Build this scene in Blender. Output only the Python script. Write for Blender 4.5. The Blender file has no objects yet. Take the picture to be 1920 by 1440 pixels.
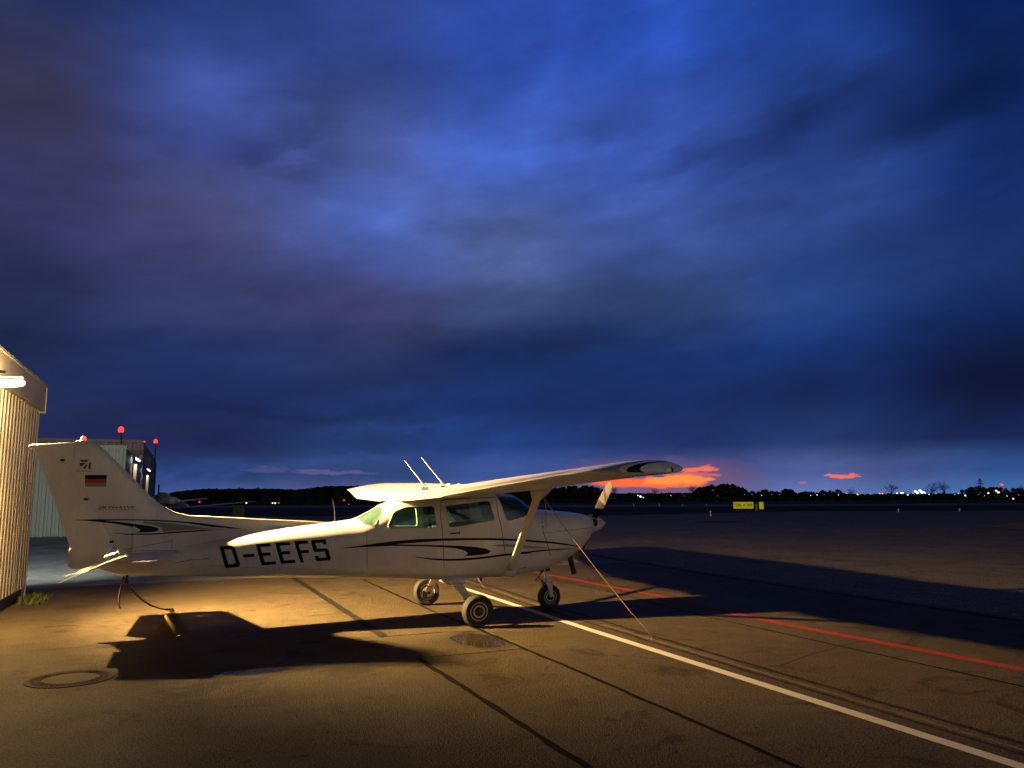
import bpy, bmesh, math, random
from mathutils import Vector, Matrix, noise
from mathutils.bvhtree import BVHTree
from mathutils.geometry import delaunay_2d_cdt
random.seed(7)
R=math.radians
scene=bpy.context.scene
col=scene.collection
# ------------------------------------------------------------ camera geometry (metres; x = aircraft forward, y = aircraft left)
CAM=Vector((-3.844,-11.851,1.767)); YAW,PIT,ROL=R(22.518),R(8.299),R(-0.448); FPX=1470.0
fw=Vector((math.sin(YAW)*math.cos(PIT),math.cos(YAW)*math.cos(PIT),math.sin(PIT)))
rt=Vector((math.cos(YAW),-math.sin(YAW),0)); up=rt.cross(fw)
rt2=rt*math.cos(ROL)+up*math.sin(ROL); up2=up*math.cos(ROL)-rt*math.sin(ROL)
def ray(x,y): return fw+rt2*((x-960)/FPX)-up2*((y-720)/FPX)
def on(x,y,ax,v):
    d=ray(x,y); return CAM+d*((v-CAM[ax])/d[ax])
def g(x,y): return on(x,y,2,0.0)
def at(x,y,dist):
    return CAM+ray(x,y).normalized()*dist
def azel(x,y):
    d=ray(x,y).normalized(); return math.degrees(math.atan2(d.x,d.y)-YAW),math.degrees(math.asin(d.z))
# ------------------------------------------------------------ materials
def lin(c):
    return tuple((v/12.92 if v<=0.04045 else ((v+0.055)/1.055)**2.4) for v in [k/255 for k in c])
MATS={}
class NT:
    def __init__(s,name):
        m=bpy.data.materials.new(name); m.use_nodes=True; s.m=m; s.t=m.node_tree; s.n=s.t.nodes; s.l=s.t.links
        s.b=s.n['Principled BSDF']; MATS[name]=m
    def new(s,t,**k):
        n=s.n.new(t)
        for a,v in k.items(): setattr(n,a,v)
        return n
    def tex(s): 
        if not hasattr(s,'_tc'): s._tc=s.new('ShaderNodeTexCoord')
        return s._tc.outputs['Object']
    def noise(s,scale,detail=4,rough=.55,vec=None,dist=0):
        n=s.new('ShaderNodeTexNoise'); n.inputs['Scale'].default_value=scale; n.inputs['Detail'].default_value=detail
        n.inputs['Roughness'].default_value=rough; n.inputs['Distortion'].default_value=dist
        s.l.new(vec or s.tex(),n.inputs['Vector']); return n.outputs['Fac']
    def ramp(s,fac,stops):
        n=s.new('ShaderNodeValToRGB'); e=n.color_ramp.elements
        while len(e)<len(stops): e.new(.5)
        for q,(p,c) in zip(e,stops):
            q.position=p; q.color=(tuple(c)+(1,)) if hasattr(c,'__len__') else (c,c,c,1)
        s.l.new(fac,n.inputs[0]); return n.outputs[0]
    def math(s,op,a,b=None,c=None,clamp=False):
        n=s.new('ShaderNodeMath',operation=op); n.use_clamp=clamp
        for i,v in enumerate((a,b,c)):
            if v is None: continue
            if isinstance(v,(int,float)): n.inputs[i].default_value=v
            else: s.l.new(v,n.inputs[i])
        return n.outputs[0]
    def mix(s,f,a,b):
        n=s.new('ShaderNodeMix',data_type='RGBA')
        for i,v in ((0,f),(6,a),(7,b)):
            if isinstance(v,(int,float)): n.inputs[i].default_value=v if i==0 else (v,v,v,1)
            elif isinstance(v,tuple): n.inputs[i].default_value=v+(1,) if len(v)==3 else v
            else: s.l.new(v,n.inputs[i])
        return n.outputs[2]
    def mul(s,a,b):
        n=s.new('ShaderNodeMix',data_type='RGBA',blend_type='MULTIPLY'); n.inputs[0].default_value=1
        for i,v in ((6,a),(7,b)):
            if isinstance(v,tuple): n.inputs[i].default_value=v+(1,)
            else: s.l.new(v,n.inputs[i])
        return n.outputs[2]
    def bump(s,h,st,dist=.01,prev=None):
        n=s.new('ShaderNodeBump'); n.inputs['Strength'].default_value=st; n.inputs['Distance'].default_value=dist
        s.l.new(h,n.inputs['Height'])
        if prev: s.l.new(prev,n.inputs['Normal'])
        return n.outputs[0]
    def set(s,**k):
        for a,v in k.items():
            i=s.b.inputs[a.replace('_',' ')]
            if isinstance(v,(int,float)): i.default_value=v
            elif isinstance(v,tuple): i.default_value=v+(1,) if len(v)==3 else v
            else: s.l.new(v,i)
def simple(name,c,rough=.5,metal=0,var=.15,vs=6,bump=0,bs=60,coat=0,spec=.5):
    if name in ('tar_seal','line_white','line_red','line_cream','cast_iron','manhole_concrete','faint_line','faint_red'): spec=.08; rough=max(rough,.8); metal=0
    t=NT(name)
    f=t.noise(vs,5)
    t.set(Base_Color=t.mix(f,tuple(v*(1-var) for v in c),tuple(min(1,v*(1+var)) for v in c)),Roughness=rough,Metallic=metal,Coat_Weight=coat,Coat_Roughness=.08)
    t.b.inputs['Specular IOR Level'].default_value=spec
    if bump: t.set(Normal=t.bump(t.noise(bs,6,.6),bump,.004))
    return t.m
def emit(name,c,s):
    t=NT(name); t.set(Base_Color=(.0,.0,.0),Emission_Color=c,Emission_Strength=s); return t.m
def paint():
    t=NT('white_paint')
    d=t.ramp(t.noise(2.2,8,.65),[(.3,(.60,.57,.54)),(.6,(.70,.68,.655))])
    # fine streaks of dirt running down the skin
    mp=t.new('ShaderNodeMapping'); mp.inputs['Scale'].default_value=(14,14,.8); t.l.new(t.tex(),mp.inputs[0])
    s=t.ramp(t.noise(1.6,5,.6,mp.outputs[0]),[(.42,.95),(.62,1.0)])
    t.set(Base_Color=t.mul(d,s),Roughness=t.ramp(t.noise(3,6),[(.3,.30),(.7,.45)]),Coat_Weight=.35,Coat_Roughness=.12)
    drops=t.new('ShaderNodeTexVoronoi'); drops.inputs['Scale'].default_value=95; t.l.new(t.tex(),drops.inputs['Vector'])
    h=t.ramp(drops.outputs['Distance'],[(.18,1.0),(.36,0.0)])
    wav=t.noise(1.8,2)
    b=t.bump(wav,.10,.02)
    # water beads only sit where the skin faces up
    geo=t.new('ShaderNodeNewGeometry'); sx=t.new('ShaderNodeSeparateXYZ'); t.l.new(geo.outputs['Normal'],sx.inputs[0])
    m=t.math('MULTIPLY',h,t.ramp(sx.outputs['Z'],[(.25,0.0),(.6,1.0)]))
    t.set(Normal=t.bump(m,.35,.003,b)); return t.m
PAINT=paint()
NAVY=simple('navy_paint',(.003,.004,.014),.5,var=.2,spec=.18)
SILV=simple('silver_paint',(.26,.245,.24),.5,spec=.2)
BLACK=simple('black_matte',(.008,.008,.009),.6)
ANTM=simple('antenna_white',(.7,.66,.6),.5)
RUBBER=simple('rubber',(.016,.015,.014),.75,bump=.3,bs=120)
STEEL=simple('steel',(.42,.41,.4),.32,metal=.9)
ALU=simple('wheel_paint',(.5,.49,.46),.4,metal=.2,var=.3,vs=20)
DARKM=simple('dark_metal',(.05,.05,.05),.4,metal=.7)
SEAT=simple('seat_fabric',(.035,.04,.05),.85,bump=.3,bs=200)
SEATL=simple('seat_side_leather',(.30,.36,.40),.6)
INNER=simple('cabin_lining',(.45,.55,.42),.8)
TRIM=simple('cabin_trim',(.32,.40,.33),.8)
ROPE=simple('rope_fibre',(.12,.045,.035),.9,bump=.6,bs=300)
ROPEL=simple('rope_fibre_light',(.42,.28,.22),.9,bump=.6,bs=300)
YEL=simple('yellow_plastic',(.11,.078,.022),.85,var=.35,vs=9,bump=.3,bs=80,spec=.15)
FBLK=simple('flag_black',(.003,.003,.003),.55,spec=.15); FRED=simple('flag_red',(.35,.015,.01),.4); FGLD=simple('flag_gold',(.30,.22,.05),.4)
SEAM=simple('seam_grime',(.05,.045,.04),.8)
GRIMEM=simple('mark_grey',(.07,.065,.06),.6)
def glassmat(name,tint,haze,ior=1.5):
    t=NT(name); o=t.n['Material Output']
    tr=t.new('ShaderNodeBsdfTransparent'); tr.inputs[0].default_value=tint+(1,)
    df=t.new('ShaderNodeBsdfDiffuse'); df.inputs[0].default_value=(.42,.72,.60,1)
    tl=t.new('ShaderNodeBsdfTranslucent'); tl.inputs[0].default_value=(.42,.72,.60,1)
    m0=t.new('ShaderNodeMixShader'); m0.inputs[0].default_value=.5; t.l.new(df.outputs[0],m0.inputs[1]); t.l.new(tl.outputs[0],m0.inputs[2])
    m1=t.new('ShaderNodeMixShader'); t.l.new(t.ramp(t.noise(30,5,.7),[(.3,haze*.6),(.7,haze*1.4)]),m1.inputs[0]); t.l.new(tr.outputs[0],m1.inputs[1]); t.l.new(m0.outputs[0],m1.inputs[2])
    gl=t.new('ShaderNodeBsdfGlossy'); gl.inputs['Roughness'].default_value=.03
    fr=t.new('ShaderNodeFresnel'); fr.inputs[0].default_value=ior
    mx=t.new('ShaderNodeMixShader'); t.l.new(t.math('MULTIPLY',fr.outputs[0],.55),mx.inputs[0]); t.l.new(m1.outputs[0],mx.inputs[1]); t.l.new(gl.outputs[0],mx.inputs[2])
    t.l.new(mx.outputs[0],o.inputs[0]); t.n.remove(t.b); return t.m
GLASS=glassmat('window_glass',(.74,.90,.83),.018)
GLASSR=glassmat('dewy_rear_glass',(.60,.82,.72),.20)
# ------------------------------------------------------------ object helpers
def tag(o,label=None,cat=None,group=None,kind=None):
    if label: o['label']=label
    if cat: o['category']=cat
    if group: o['group']=group
    if kind: o['kind']=kind
    return o
def empty(name,loc=(0,0,0),rz=0,**k):
    o=bpy.data.objects.new(name,None); col.objects.link(o); o.location=loc; o.rotation_euler=(0,0,rz); o.empty_display_size=.3
    return tag(o,**k)
def link(name,me,mat=None,parent=None,smooth=None,world=True,**k):
    o=bpy.data.objects.new(name,me); col.objects.link(o)
    if mat is not None:
        for m in (mat if isinstance(mat,(list,tuple)) else [mat]): me.materials.append(m)
    if parent is not None:
        o.parent=parent
        if world: o.matrix_parent_inverse=wmat(parent).inverted()
    if smooth is not None:
        me.polygons.foreach_set('use_smooth',[True]*len(me.polygons))
        me.set_sharp_from_angle(angle=R(smooth))
    return tag(o,**k)
def wmat(o):
    m=Matrix.LocRotScale(o.location,o.rotation_euler,o.scale)
    return (wmat(o.parent)@o.matrix_parent_inverse@m) if o.parent else m
class MB:
    def __init__(s): s.v=[];s.f=[];s.mi=[]
    def add(s,vs,fs,mi=0):
        b=len(s.v); s.v+=[tuple(v) for v in vs]; s.f+=[tuple(i+b for i in f) for f in fs]; s.mi+=[mi]*len(fs); return s
    def box(s,a,b,mi=0,m=None):
        x0,y0,z0=a;x1,y1,z1=b
        vs=[Vector(p) for p in [(x0,y0,z0),(x1,y0,z0),(x1,y1,z0),(x0,y1,z0),(x0,y0,z1),(x1,y0,z1),(x1,y1,z1),(x0,y1,z1)]]
        if m: vs=[m@v for v in vs]
        return s.add(vs,[(0,3,2,1),(4,5,6,7),(0,1,5,4),(1,2,6,5),(2,3,7,6),(3,0,4,7)],mi)
    def loft(s,secs,cap=True,closed=True,mi=0):
        n=len(secs[0]); vs=[p for q in secs for p in q]; fs=[]
        for i in range(len(secs)-1):
            for j in range(n if closed else n-1):
                k=(j+1)%n; fs.append((i*n+j,i*n+k,(i+1)*n+k,(i+1)*n+j))
        if cap and closed: fs+= [tuple(range(n))[::-1], tuple((len(secs)-1)*n+j for j in range(n))]
        return s.add(vs,fs,mi)
    def tube(s,pts,r,n=8,mi=0,cap=True,flat=None):
        pts=[Vector(p) for p in pts]; rs=r if hasattr(r,'__len__') else [r]*len(pts); secs=[]
        ref=Vector((0,0,1))
        for i,p in enumerate(pts):
            d=(pts[min(i+1,len(pts)-1)]-pts[max(i-1,0)]).normalized()
            rf=ref if abs(d.dot(ref))<.95 else Vector((1,0,0))
            a=d.cross(rf).normalized(); b=a.cross(d)
            if i and False: pass
            secs.append([p+(a*math.cos(2*math.pi*k/n)+b*math.sin(2*math.pi*k/n))*rs[i] for k in range(n)])
        return s.loft(secs,cap,mi=mi)
    def lathe(s,prof,c,axis='z',n=32,mi=0,m=None):
        # prof: (r,h) list; axis through c
        secs=[]
        for r,h in prof:
            q=[]
            for k in range(n):
                a=2*math.pi*k/n; u,w=r*math.cos(a),r*math.sin(a)
                v=Vector({'z':(u,w,h),'x':(h,u,w),'y':(u,h,w)}[axis])
                if m: v=m@v
                q.append(v+Vector(c))
            secs.append(q)
        return s.loft(secs,True,mi=mi)
    def mesh(s,name,recalc=True):
        me=bpy.data.meshes.new(name); me.from_pydata(s.v,[],s.f)
        if any(s.mi): me.polygons.foreach_set('material_index',s.mi)
        if recalc:
            bm=bmesh.new(); bm.from_mesh(me); bmesh.ops.recalc_face_normals(bm,faces=bm.faces); bm.to_mesh(me); bm.free()
        me.update(); return me
    def build(s,name,mat,parent=None,smooth=None,recalc=True,bevel=0,**k):
        o=link(name,s.mesh(name,recalc),mat,parent,smooth,**k)
        if bevel:
            b=o.modifiers.new('b','BEVEL'); b.width=bevel; b.segments=2; b.limit_method='ANGLE'
        return o
# ------------------------------------------------------------ FUSELAGE
def interp(tab,x):
    if x<=tab[0][0]: return tab[0][1:]
    for a,b in zip(tab,tab[1:]):
        if x<=b[0]:
            t=(x-a[0])/(b[0]-a[0]); return tuple(p+(q-p)*t for p,q in zip(a[1:],b[1:]))
    return tab[-1][1:]
# x, ztop, zbot, halfwidth, n_top, n_bot, height fraction of widest line
ST=[(-4.84,1.00,.90,.020,2,2,.5),(-4.80,1.05,.865,.045,2.2,2.2,.5),(-4.6,1.09,.80,.075,2.4,2.4,.5),(-4.2,1.135,.772,.135,2.6,2.6,.5),(-3.6,1.21,.742,.205,2.7,2.8,.5),
(-3.0,1.305,.712,.285,2.7,3,.5),(-2.5,1.370,.686,.345,2.8,3.2,.52),(-2.0,1.425,.660,.405,2.8,3.4,.55),(-1.6,1.468,.635,.45,2.9,3.6,.57),(-1.48,1.485,.63,.463,3,3.7,.57),
(-1.25,1.60,.617,.485,3.2,3.8,.55),(-1.05,1.70,.607,.503,3.6,4,.52),(-.9,1.77,.598,.51,4.2,4,.5),(-.6,1.85,.58,.525,5,4,.48),(-.3,1.88,.564,.532,5.5,4,.46),(.3,1.89,.555,.535,5.5,4,.45),
(.62,1.88,.552,.53,5.2,4,.45),(.80,1.86,.556,.523,4.4,4,.45),(.95,1.845,.566,.512,4,3.8,.45),(1.05,1.80,.575,.503,3.8,3.7,.45),(1.2,1.695,.592,.490,3.5,3.6,.47),(1.34,1.60,.605,.476,3.3,3.5,.5),(1.5,1.585,.622,.462,3.2,3.2,.52),
(1.7,1.568,.672,.448,3.1,2.9,.53),(1.9,1.552,.752,.432,3,2.7,.54),(2.1,1.530,.86,.408,2.9,2.5,.55),(2.22,1.512,.95,.386,2.8,2.4,.55),(2.32,1.488,1.06,.355,2.7,2.3,.55),(2.385,1.46,1.15,.31,2.6,2.3,.55),(2.42,1.43,1.20,.26,2.5,2.3,.55),(2.435,1.40,1.235,.19,2.4,2.2,.55)]
def smoothtab(x):
    # mild smoothing of the station table
    a=interp(ST,x); h=.05
    b=interp(ST,max(ST[0][0],x-h)); c=interp(ST,min(ST[-1][0],x+h))
    return tuple((p*2+q+r)/4 for p,q,r in zip(a,b,c))
def section(x,off=0,n=64):
    zt,zb,w,nt,nb,fr=smoothtab(x); zt-=off; zb+=off; w=max(w-off,.004); zc=zb+(zt-zb)*fr
    out=[]
    for k in range(n):
        a=2*math.pi*(k+.5)/n; c,s=math.cos(a),math.sin(a)
        e=2/(nt if s>0 else nb); hh=(zt-zc) if s>0 else (zc-zb)
        out.append(Vector((x,w*math.copysign(abs(c)**e,c),zc+hh*math.copysign(abs(s)**e,s))))
    return out
xs=[]; x=-4.84
while x<2.435: xs.append(x); x+=.06 if x<-1.6 else (.045 if x<2.1 else .02)
xs.append(2.435)
def shell(name,o1,o2,x0=-1.75,x1=1.6):
    mb=MB(); mb.loft([section(x,o1) for x in xs])
    inner=[x for x in xs if x0<x<x1]
    n0=len(mb.f); mb2=MB(); mb2.loft([section(x,o2) for x in inner])
    m1=mb.mesh(name); m2=mb2.mesh('i')
    bm=bmesh.new(); bm.from_mesh(m1); b2=bmesh.new(); b2.from_mesh(m2); bmesh.ops.reverse_faces(b2,faces=b2.faces); b2.to_mesh(m2); bm.from_mesh(m2); bm.to_mesh(m1); bm.free(); b2.free()
    return m1
def thin(name,o1,o2,x0,x1):
    inner=[x for x in xs if x0<x<x1]
    a=MB(); a.loft([section(x,o1) for x in inner]); b=MB(); b.loft([section(x,o2) for x in inner[1:-1]])
    m1=a.mesh(name); m2=b.mesh('i')
    bm=bmesh.new(); bm.from_mesh(m1); b2=bmesh.new(); b2.from_mesh(m2); bmesh.ops.reverse_faces(b2,faces=b2.faces); b2.to_mesh(m2); bm.from_mesh(m2); bm.to_mesh(m1); bm.free(); b2.free()
    return m1
def rounded(poly,r,n=5):
    out=[]; N=len(poly)
    for i in range(N):
        p=Vector(poly[i]);a=Vector(poly[i-1])-p;b=Vector(poly[(i+1)%N])-p
        rr=min(r,a.length*.45,b.length*.45); A=p+a.normalized()*rr; B=p+b.normalized()*rr
        for k in range(n+1):
            t=k/n; out.append((A*(1-t)**2+p*2*t*(1-t)+B*t*t))
    return out
def prism(poly,y0,y1):
    mb=MB(); mb.loft([[Vector((p[0],y0,p[1])) for p in poly],[Vector((p[0],y1,p[1])) for p in poly]])
    return mb
side_win=rounded([(-1.105,1.375),(-1.012,1.585),(-.846,1.652),(-.41,1.668),(-.372,1.341),(-1.06,1.344)],.05)
door_win=rounded([(-.255,1.668),(.475,1.738),(.555,1.436),(-.175,1.335)],.05)
wind_scr=[(.600,1.84),(.738,1.44),(.80,1.428),(.95,1.452),(1.05,1.48),(1.14,1.525),(1.25,1.57),(1.36,1.606),(1.6,1.72),(1.6,2.2),(.7,2.2)]
rear_scr=[(-1.41,1.402),(-1.29,1.392),(-1.095,1.675),(-1.035,1.70),(-1.0,2.0),(-1.7,2.0),(-1.62,1.56),(-1.5,1.50)]
def obj_tmp(me):
    o=bpy.data.objects.new('tmp',me); col.objects.link(o); return o
def boolean(o,cut,op):
    m=o.modifiers.new('c','BOOLEAN'); m.operation=op; m.solver='EXACT'; m.object=cut; m.use_self=False
    dg=bpy.context.evaluated_depsgraph_get(); dg.update(); me=bpy.data.meshes.new_from_object(o.evaluated_get(dg)); o.modifiers.clear(); return me
def drop(o): bpy.data.objects.remove(o,do_unlink=True)
plane=empty('parked_airplane',(0,0,0),label='white high-wing single-engine airplane with dark blue swoosh stripes tied down on the apron',cat='airplane')
cm=MB()
for pl_,a,b in ((side_win,-.9,.9),(door_win,-.9,.9),(wind_scr,-.7,.7),(rear_scr,-.7,.7)):
    q=prism(pl_,a,b); cm.add(q.v,q.f)
cutter=obj_tmp(cm.mesh('cut')); body=obj_tmp(shell('fuselage',0,.028))
fus_me=boolean(body,cutter,'DIFFERENCE'); drop(body); drop(cutter)
fus_me.name='fuselage'
body=link('fuselage',fus_me,PAINT,plane,smooth=32)
gl=obj_tmp(thin('g',.012,.017,-1.8,1.7))
for nm,pl_,ys,lab in (('rear_window',rear_scr,(-.7,.7),None),('windshield',wind_scr,(-.7,.7),None),('side_window',side_win,(-.9,-.2),None),('side_window',side_win,(.2,.9),None),('door_window',door_win,(-.9,-.2),None),('door_window',door_win,(.2,.9),None)):
    c=obj_tmp(prism(pl_,*ys).mesh('c')); me=boolean(gl,c,'INTERSECT'); drop(c)
    me.name=nm; link(nm,me,GLASSR if nm=='rear_window' else GLASS,plane,smooth=40)
drop(gl)
full=MB(); full.loft([section(x) for x in xs]); 
# ------------------------------------------------------------ aerofoils, wing
def foil(n=18,t=.12,m=.02,p=.4,x0=0,x1=1):
    xs_=[x0+(x1-x0)*(1-math.cos(math.pi*i/n))/2 if x0==0 and x1==1 else x0+(x1-x0)*i/n for i in range(n+1)]
    U=[];L=[]
    for x in xs_:
        yt=5*t*(.2969*math.sqrt(x)-.126*x-.3516*x*x+.2843*x**3-.1026*x**4)
        yc=m/p**2*(2*p*x-x*x) if x<p else m/(1-p)**2*((1-2*p)+2*p*x-x*x)
        U.append((x,yc+yt)); L.append((x,yc-yt))
    return U[::-1]+L[(1 if x0==0 else 0):]
# y : LE x, LE z, TE x, TE z
WG=[(0,.68,1.912,-.965,1.742),(.5,.68,1.915,-.965,1.745),(2.62,.675,1.985,-.952,1.800),(5.2,.60,2.045,-.62,1.978),(5.5,.58,2.05,-.58,1.985)]
def wsec(y,x0=0,x1=1,n=18,sc=1.0,dz=0,droop=0,t=.12):
    lx,lz,tx,tz=interp(WG,abs(y)); le=Vector((lx,y,lz)); te=Vector((tx,y,tz)); c=te-le; L=c.length; d=c.normalized(); nrm=Vector((-d.z,0,d.x)); 
    if nrm.z<0: nrm=-nrm
    mid=le+c*.45
    out=[]
    for u,v in foil(n,t=t,x0=x0,x1=x1):
        p=le+c*u+nrm*(v*L)
        if droop and u>x0:
            h=le+c*x0; q=p-h; a=droop; p=h+Vector((q.x*math.cos(a)-q.z*math.sin(a)*-1,q.y,q.z*math.cos(a)+q.x*math.sin(a)))
        if sc!=1: p=Vector((mid.x+(p.x-mid.x)*(.35+.65*sc) ,p.y,mid.z+.02+(p.z-mid.z-.02)*sc))
        out.append(p)
    return out
wings=[]
mb=MB(); mb.loft([wsec(-.545),wsec(0),wsec(.545)]); rootc=mb.build('wing_center_section',PAINT,plane,smooth=30)
for s in (-1,1):
    mb=MB()
    ys=[.546,1.2,1.9,2.62,3.3,4.0,4.6,5.08]
    mb.loft([wsec(s*y,0,.735) for y in ys])
    w=mb.build('wing',PAINT,plane,smooth=30); wings.append(w)
    def beaded(ya,yb,dr):
        n=int((yb-ya)/.12); ys_=[ya]; 
        for i in range(n):
            y0=ya+(yb-ya)*(i+.5)/n
            ys_+=[y0-.022,y0-.008,y0+.008,y0+.022]
        ys_.append(yb); out=[]
        for k,y in enumerate(ys_):
            q=wsec(s*y,.742,1,8,droop=dr); up_=.0055 if (k-1)%4 in (1,2) and 0<k<len(ys_)-1 else 0
            out.append([p+Vector((0,0,up_ if 1<=j<=7 else 0)) for j,p in enumerate(q)])
        return out
    mb=MB(); mb.loft(beaded(.56,2.60,R(1.5))); f=mb.build('flap',PAINT,w,smooth=18); wings.append(f)
    mb=MB(); mb.loft(beaded(2.635,5.06,0)); f=mb.build('aileron',PAINT,w,smooth=18); wings.append(f)
    # tip fairing
    mb=MB(); secs=[wsec(s*5.085),wsec(s*5.25,t=.125)]
    for dy,sc in ((.34,.97),(.39,.88),(.43,.74),(.455,.55),(.468,.3),(.472,.06)):
        q=wsec(s*(5.05+dy),t=.13)
        zb=min(p.z for p in q)+.0
        lx,lz,tx,tz=interp(WG,5.05+dy); mx=lx*.55+tx*.45
        secs.append([Vector((mx+(p.x-mx)*(1-(1-sc)**2*.35),p.y,zb+.03+(p.z-zb-.03)*sc)) for p in q])
    mb.loft(secs); f=mb.build('wing_tip',PAINT,w,smooth=50); wings.append(f)
    # strut
    A=Vector((.815,s*.475,.66)); B=Vector((.42,s*2.5,1.885)); d=(B-A).normalized(); ch=Vector((1,0,0)); ch=(ch-d*ch.dot(d)).normalized(); th=d.cross(ch)
    def ssec(p,c,t): 
        return [p+ch*(c*.5*math.cos(a))+th*(t*.5*math.sin(a)*(1.15 if math.cos(a)>0 else .85)) for a in [2*math.pi*k/20 for k in range(20)]]
    L=(B-A).length
    mb=MB(); mb.loft([ssec(A-d*.02,.135,.075),ssec(A+d*.08,.12,.055),ssec(A+d*(L-.18),.12,.055),ssec(A+d*(L-.05),.13,.06)])
    st=mb.build('wing_strut',PAINT,plane,smooth=40)
    mb=MB(); mb.loft([ssec(A-d*.05,.21,.16),ssec(A+d*.0,.19,.13),ssec(A+d*.05,.15,.085)]); mb.build('strut_fairing',PAINT,st,smooth=50)
    mb=MB(); mb.loft([ssec(B-d*.24,.125,.06),ssec(B-d*.19,.175,.08),ssec(B-d*.12,.215,.10),ssec(B-d*.03,.27,.14),ssec(B+d*.05,.31,.18)]); mb.build('strut_fairing',PAINT,st,smooth=50)
# ------------------------------------------------------------ tail
def lens(xa,xb,z,t,n=14,y0=0,bl=.02):
    # symmetric aerofoil, leading edge xa (forward), trailing edge xb
    U=[]
    for i in range(n+1):
        u=(1-math.cos(math.pi*i/n))/2; yt=5*t*(.2969*math.sqrt(u)-.126*u-.3516*u*u+.2843*u**3-.1036*u**4); U.append((u,yt))
    c=xa-xb
    P=[Vector((xa-c*u,y0+c*v,z)) for u,v in U]; Q=[Vector((xa-c*u,y0-c*v,z)) for u,v in U[1:-1]]
    return P+Q[::-1]
def hx(z):  # rudder hinge line
    return -4.66+(z-1.165)*(-5.358+4.66)/(2.331-1.165)
def fle(z): # fin leading edge
    return interp([(1.0,-3.62),(1.728,-4.17),(1.837,-4.276),(2.075,-4.499),(2.324,-4.74),(2.52,-4.935),(2.565,-5.0)],z)[0]
def tsec(xa,xb,z,t,u0,u1,n=12):
    def yt(u): return 5*t*(.2969*math.sqrt(u)-.126*u-.3516*u*u+.2843*u**3-.1036*u**4)+.0015
    c=xa-xb; us=[u0+(u1-u0)*k/n for k in range(n+1)] if u0>0 else [u1*(1-math.cos(math.pi*.5*k/n)) for k in range(n+1)]
    P=[Vector((xa-c*u,c*yt(u),z)) for u in us]; return P+[Vector((p.x,-p.y,p.z)) for p in (P if u0>0 else P[1:])[::-1]]
def thick(xa,xb): return .105/(xa-xb)
RTE=[(.926,-5.20),(1.0,-5.207),(1.209,-5.211),(1.443,-5.30),(1.92,-5.472),(2.404,-5.656),(2.44,-5.70),(2.5,-5.735)]
mb=MB(); secs=[]
for z in (1.02,1.165,1.3,1.45,1.6,1.8,2.0,2.15,2.27,2.33):
    a,b=fle(z),interp(RTE,z)[0]; secs.append(tsec(a,b,z,thick(a,b)*(1-.25*(z-1)/1.3),0,(a-hx(z)-.003)/(a-b)))
for z,sc in ((2.336,1),(2.47,1),(2.535,.9),(2.56,.62),(2.572,.25)):
    a,b=fle(min(z,2.565))-(1-sc)*.06,-5.66; secs.append(tsec(a,b,z,thick(a,b)*.75*sc,0,(a+5.219)/(a-b)))
mb.loft(secs); fin=mb.build('vertical_fin',PAINT,plane,smooth=40)
# dorsal fillet
DT=[(-4.5,2.0,.045),(-4.276,1.837,.045),(-4.15,1.728,.045),(-3.978,1.625,.045),(-3.792,1.572,.045),(-3.6,1.561,.05),(-2.934,1.514,.05),(-2.132,1.462,.045),(-1.839,1.436,.03),(-1.75,1.42,.02)]
mb=MB(); secs=[]
for i in range(60):
    x=-4.45+i*(4.45-1.75)/59; zt,r=interp(DT,x); zb=smoothtab(x)[0]-.05
    w0=.075+.05*min(1,max(0,(zt-zb)/.3)); P=[]
    for k in range(9):
        t=k/8; z=zb+(zt-.012-zb)*t; P.append(Vector((x,w0*(1-t)**1.6+.016*t,z)))
    P+= [Vector((x,.009,zt-.003)),Vector((x,0,zt))]
    P+= [Vector((x,-p.y,p.z)) for p in P[:-1]][::-1]
    secs.append(P)
mb.loft(secs); dors=mb.build('dorsal_fin',PAINT,fin,smooth=50)
# rudder
mb=MB(); secs=[]
secs.append(lens(-4.90,-5.14,.90,.05))
for z in (.925,.96,1.05,1.12): secs.append(lens(-4.70-(1.165-z)*.75,interp(RTE,z)[0],z,.13))
for z in (1.18,1.3,1.45,1.6,1.8,2.0,2.15,2.27,2.325):
    a,b=fle(z),interp(RTE,z)[0]; secs.append(tsec(a,b,z,thick(a,b)*(1-.25*(z-1)/1.3),(a-hx(z)+.0015)/(a-b),1))
for z,sc in ((2.337,1),(2.44,1),(2.485,.8),(2.505,.4)):
    a,b=-4.75-(z-2.33),-5.64-max(0,z-2.36)*.7; u0=(a+5.2215)/(a-b); secs.append(tsec(a,b,z,thick(a,b)*.75*sc,u0,1))
n0=min(len(q) for q in secs)
def resample(q,n):
    L=[0]
    for k in range(len(q)): L.append(L[-1]+(q[(k+1)%len(q)]-q[k]).length)
    out=[]
    for k in range(n):
        d=L[-1]*k/n; i=max(j for j in range(len(q)) if L[j]<=d+1e-9); out.append(q[i].lerp(q[(i+1)%len(q)],(d-L[i])/max(1e-9,L[i+1]-L[i])))
    return out
mb.loft([resample(q,48) for q in secs])
for i,v in enumerate(mb.v):
    if v[2]>2.43: mb.v[i]=(v[0],v[1],v[2]+(v[0]+5.72)*.09)
rud=mb.build('rudder',PAINT,plane,smooth=40)
mb=MB(); mb.tube([(-5.745,0,2.470),(-5.72,0,2.488),(-5.60,0,2.502),(-5.40,0,2.519),(-5.235,0,2.534),(-5.222,0,2.50),(-5.212,0,2.455),(-5.205,0,2.44)],[.022,.026,.02,.018,.018,.014,.016,.006],10); mb.build('rudder_tip_cap',PAINT,rud,smooth=60)
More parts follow.
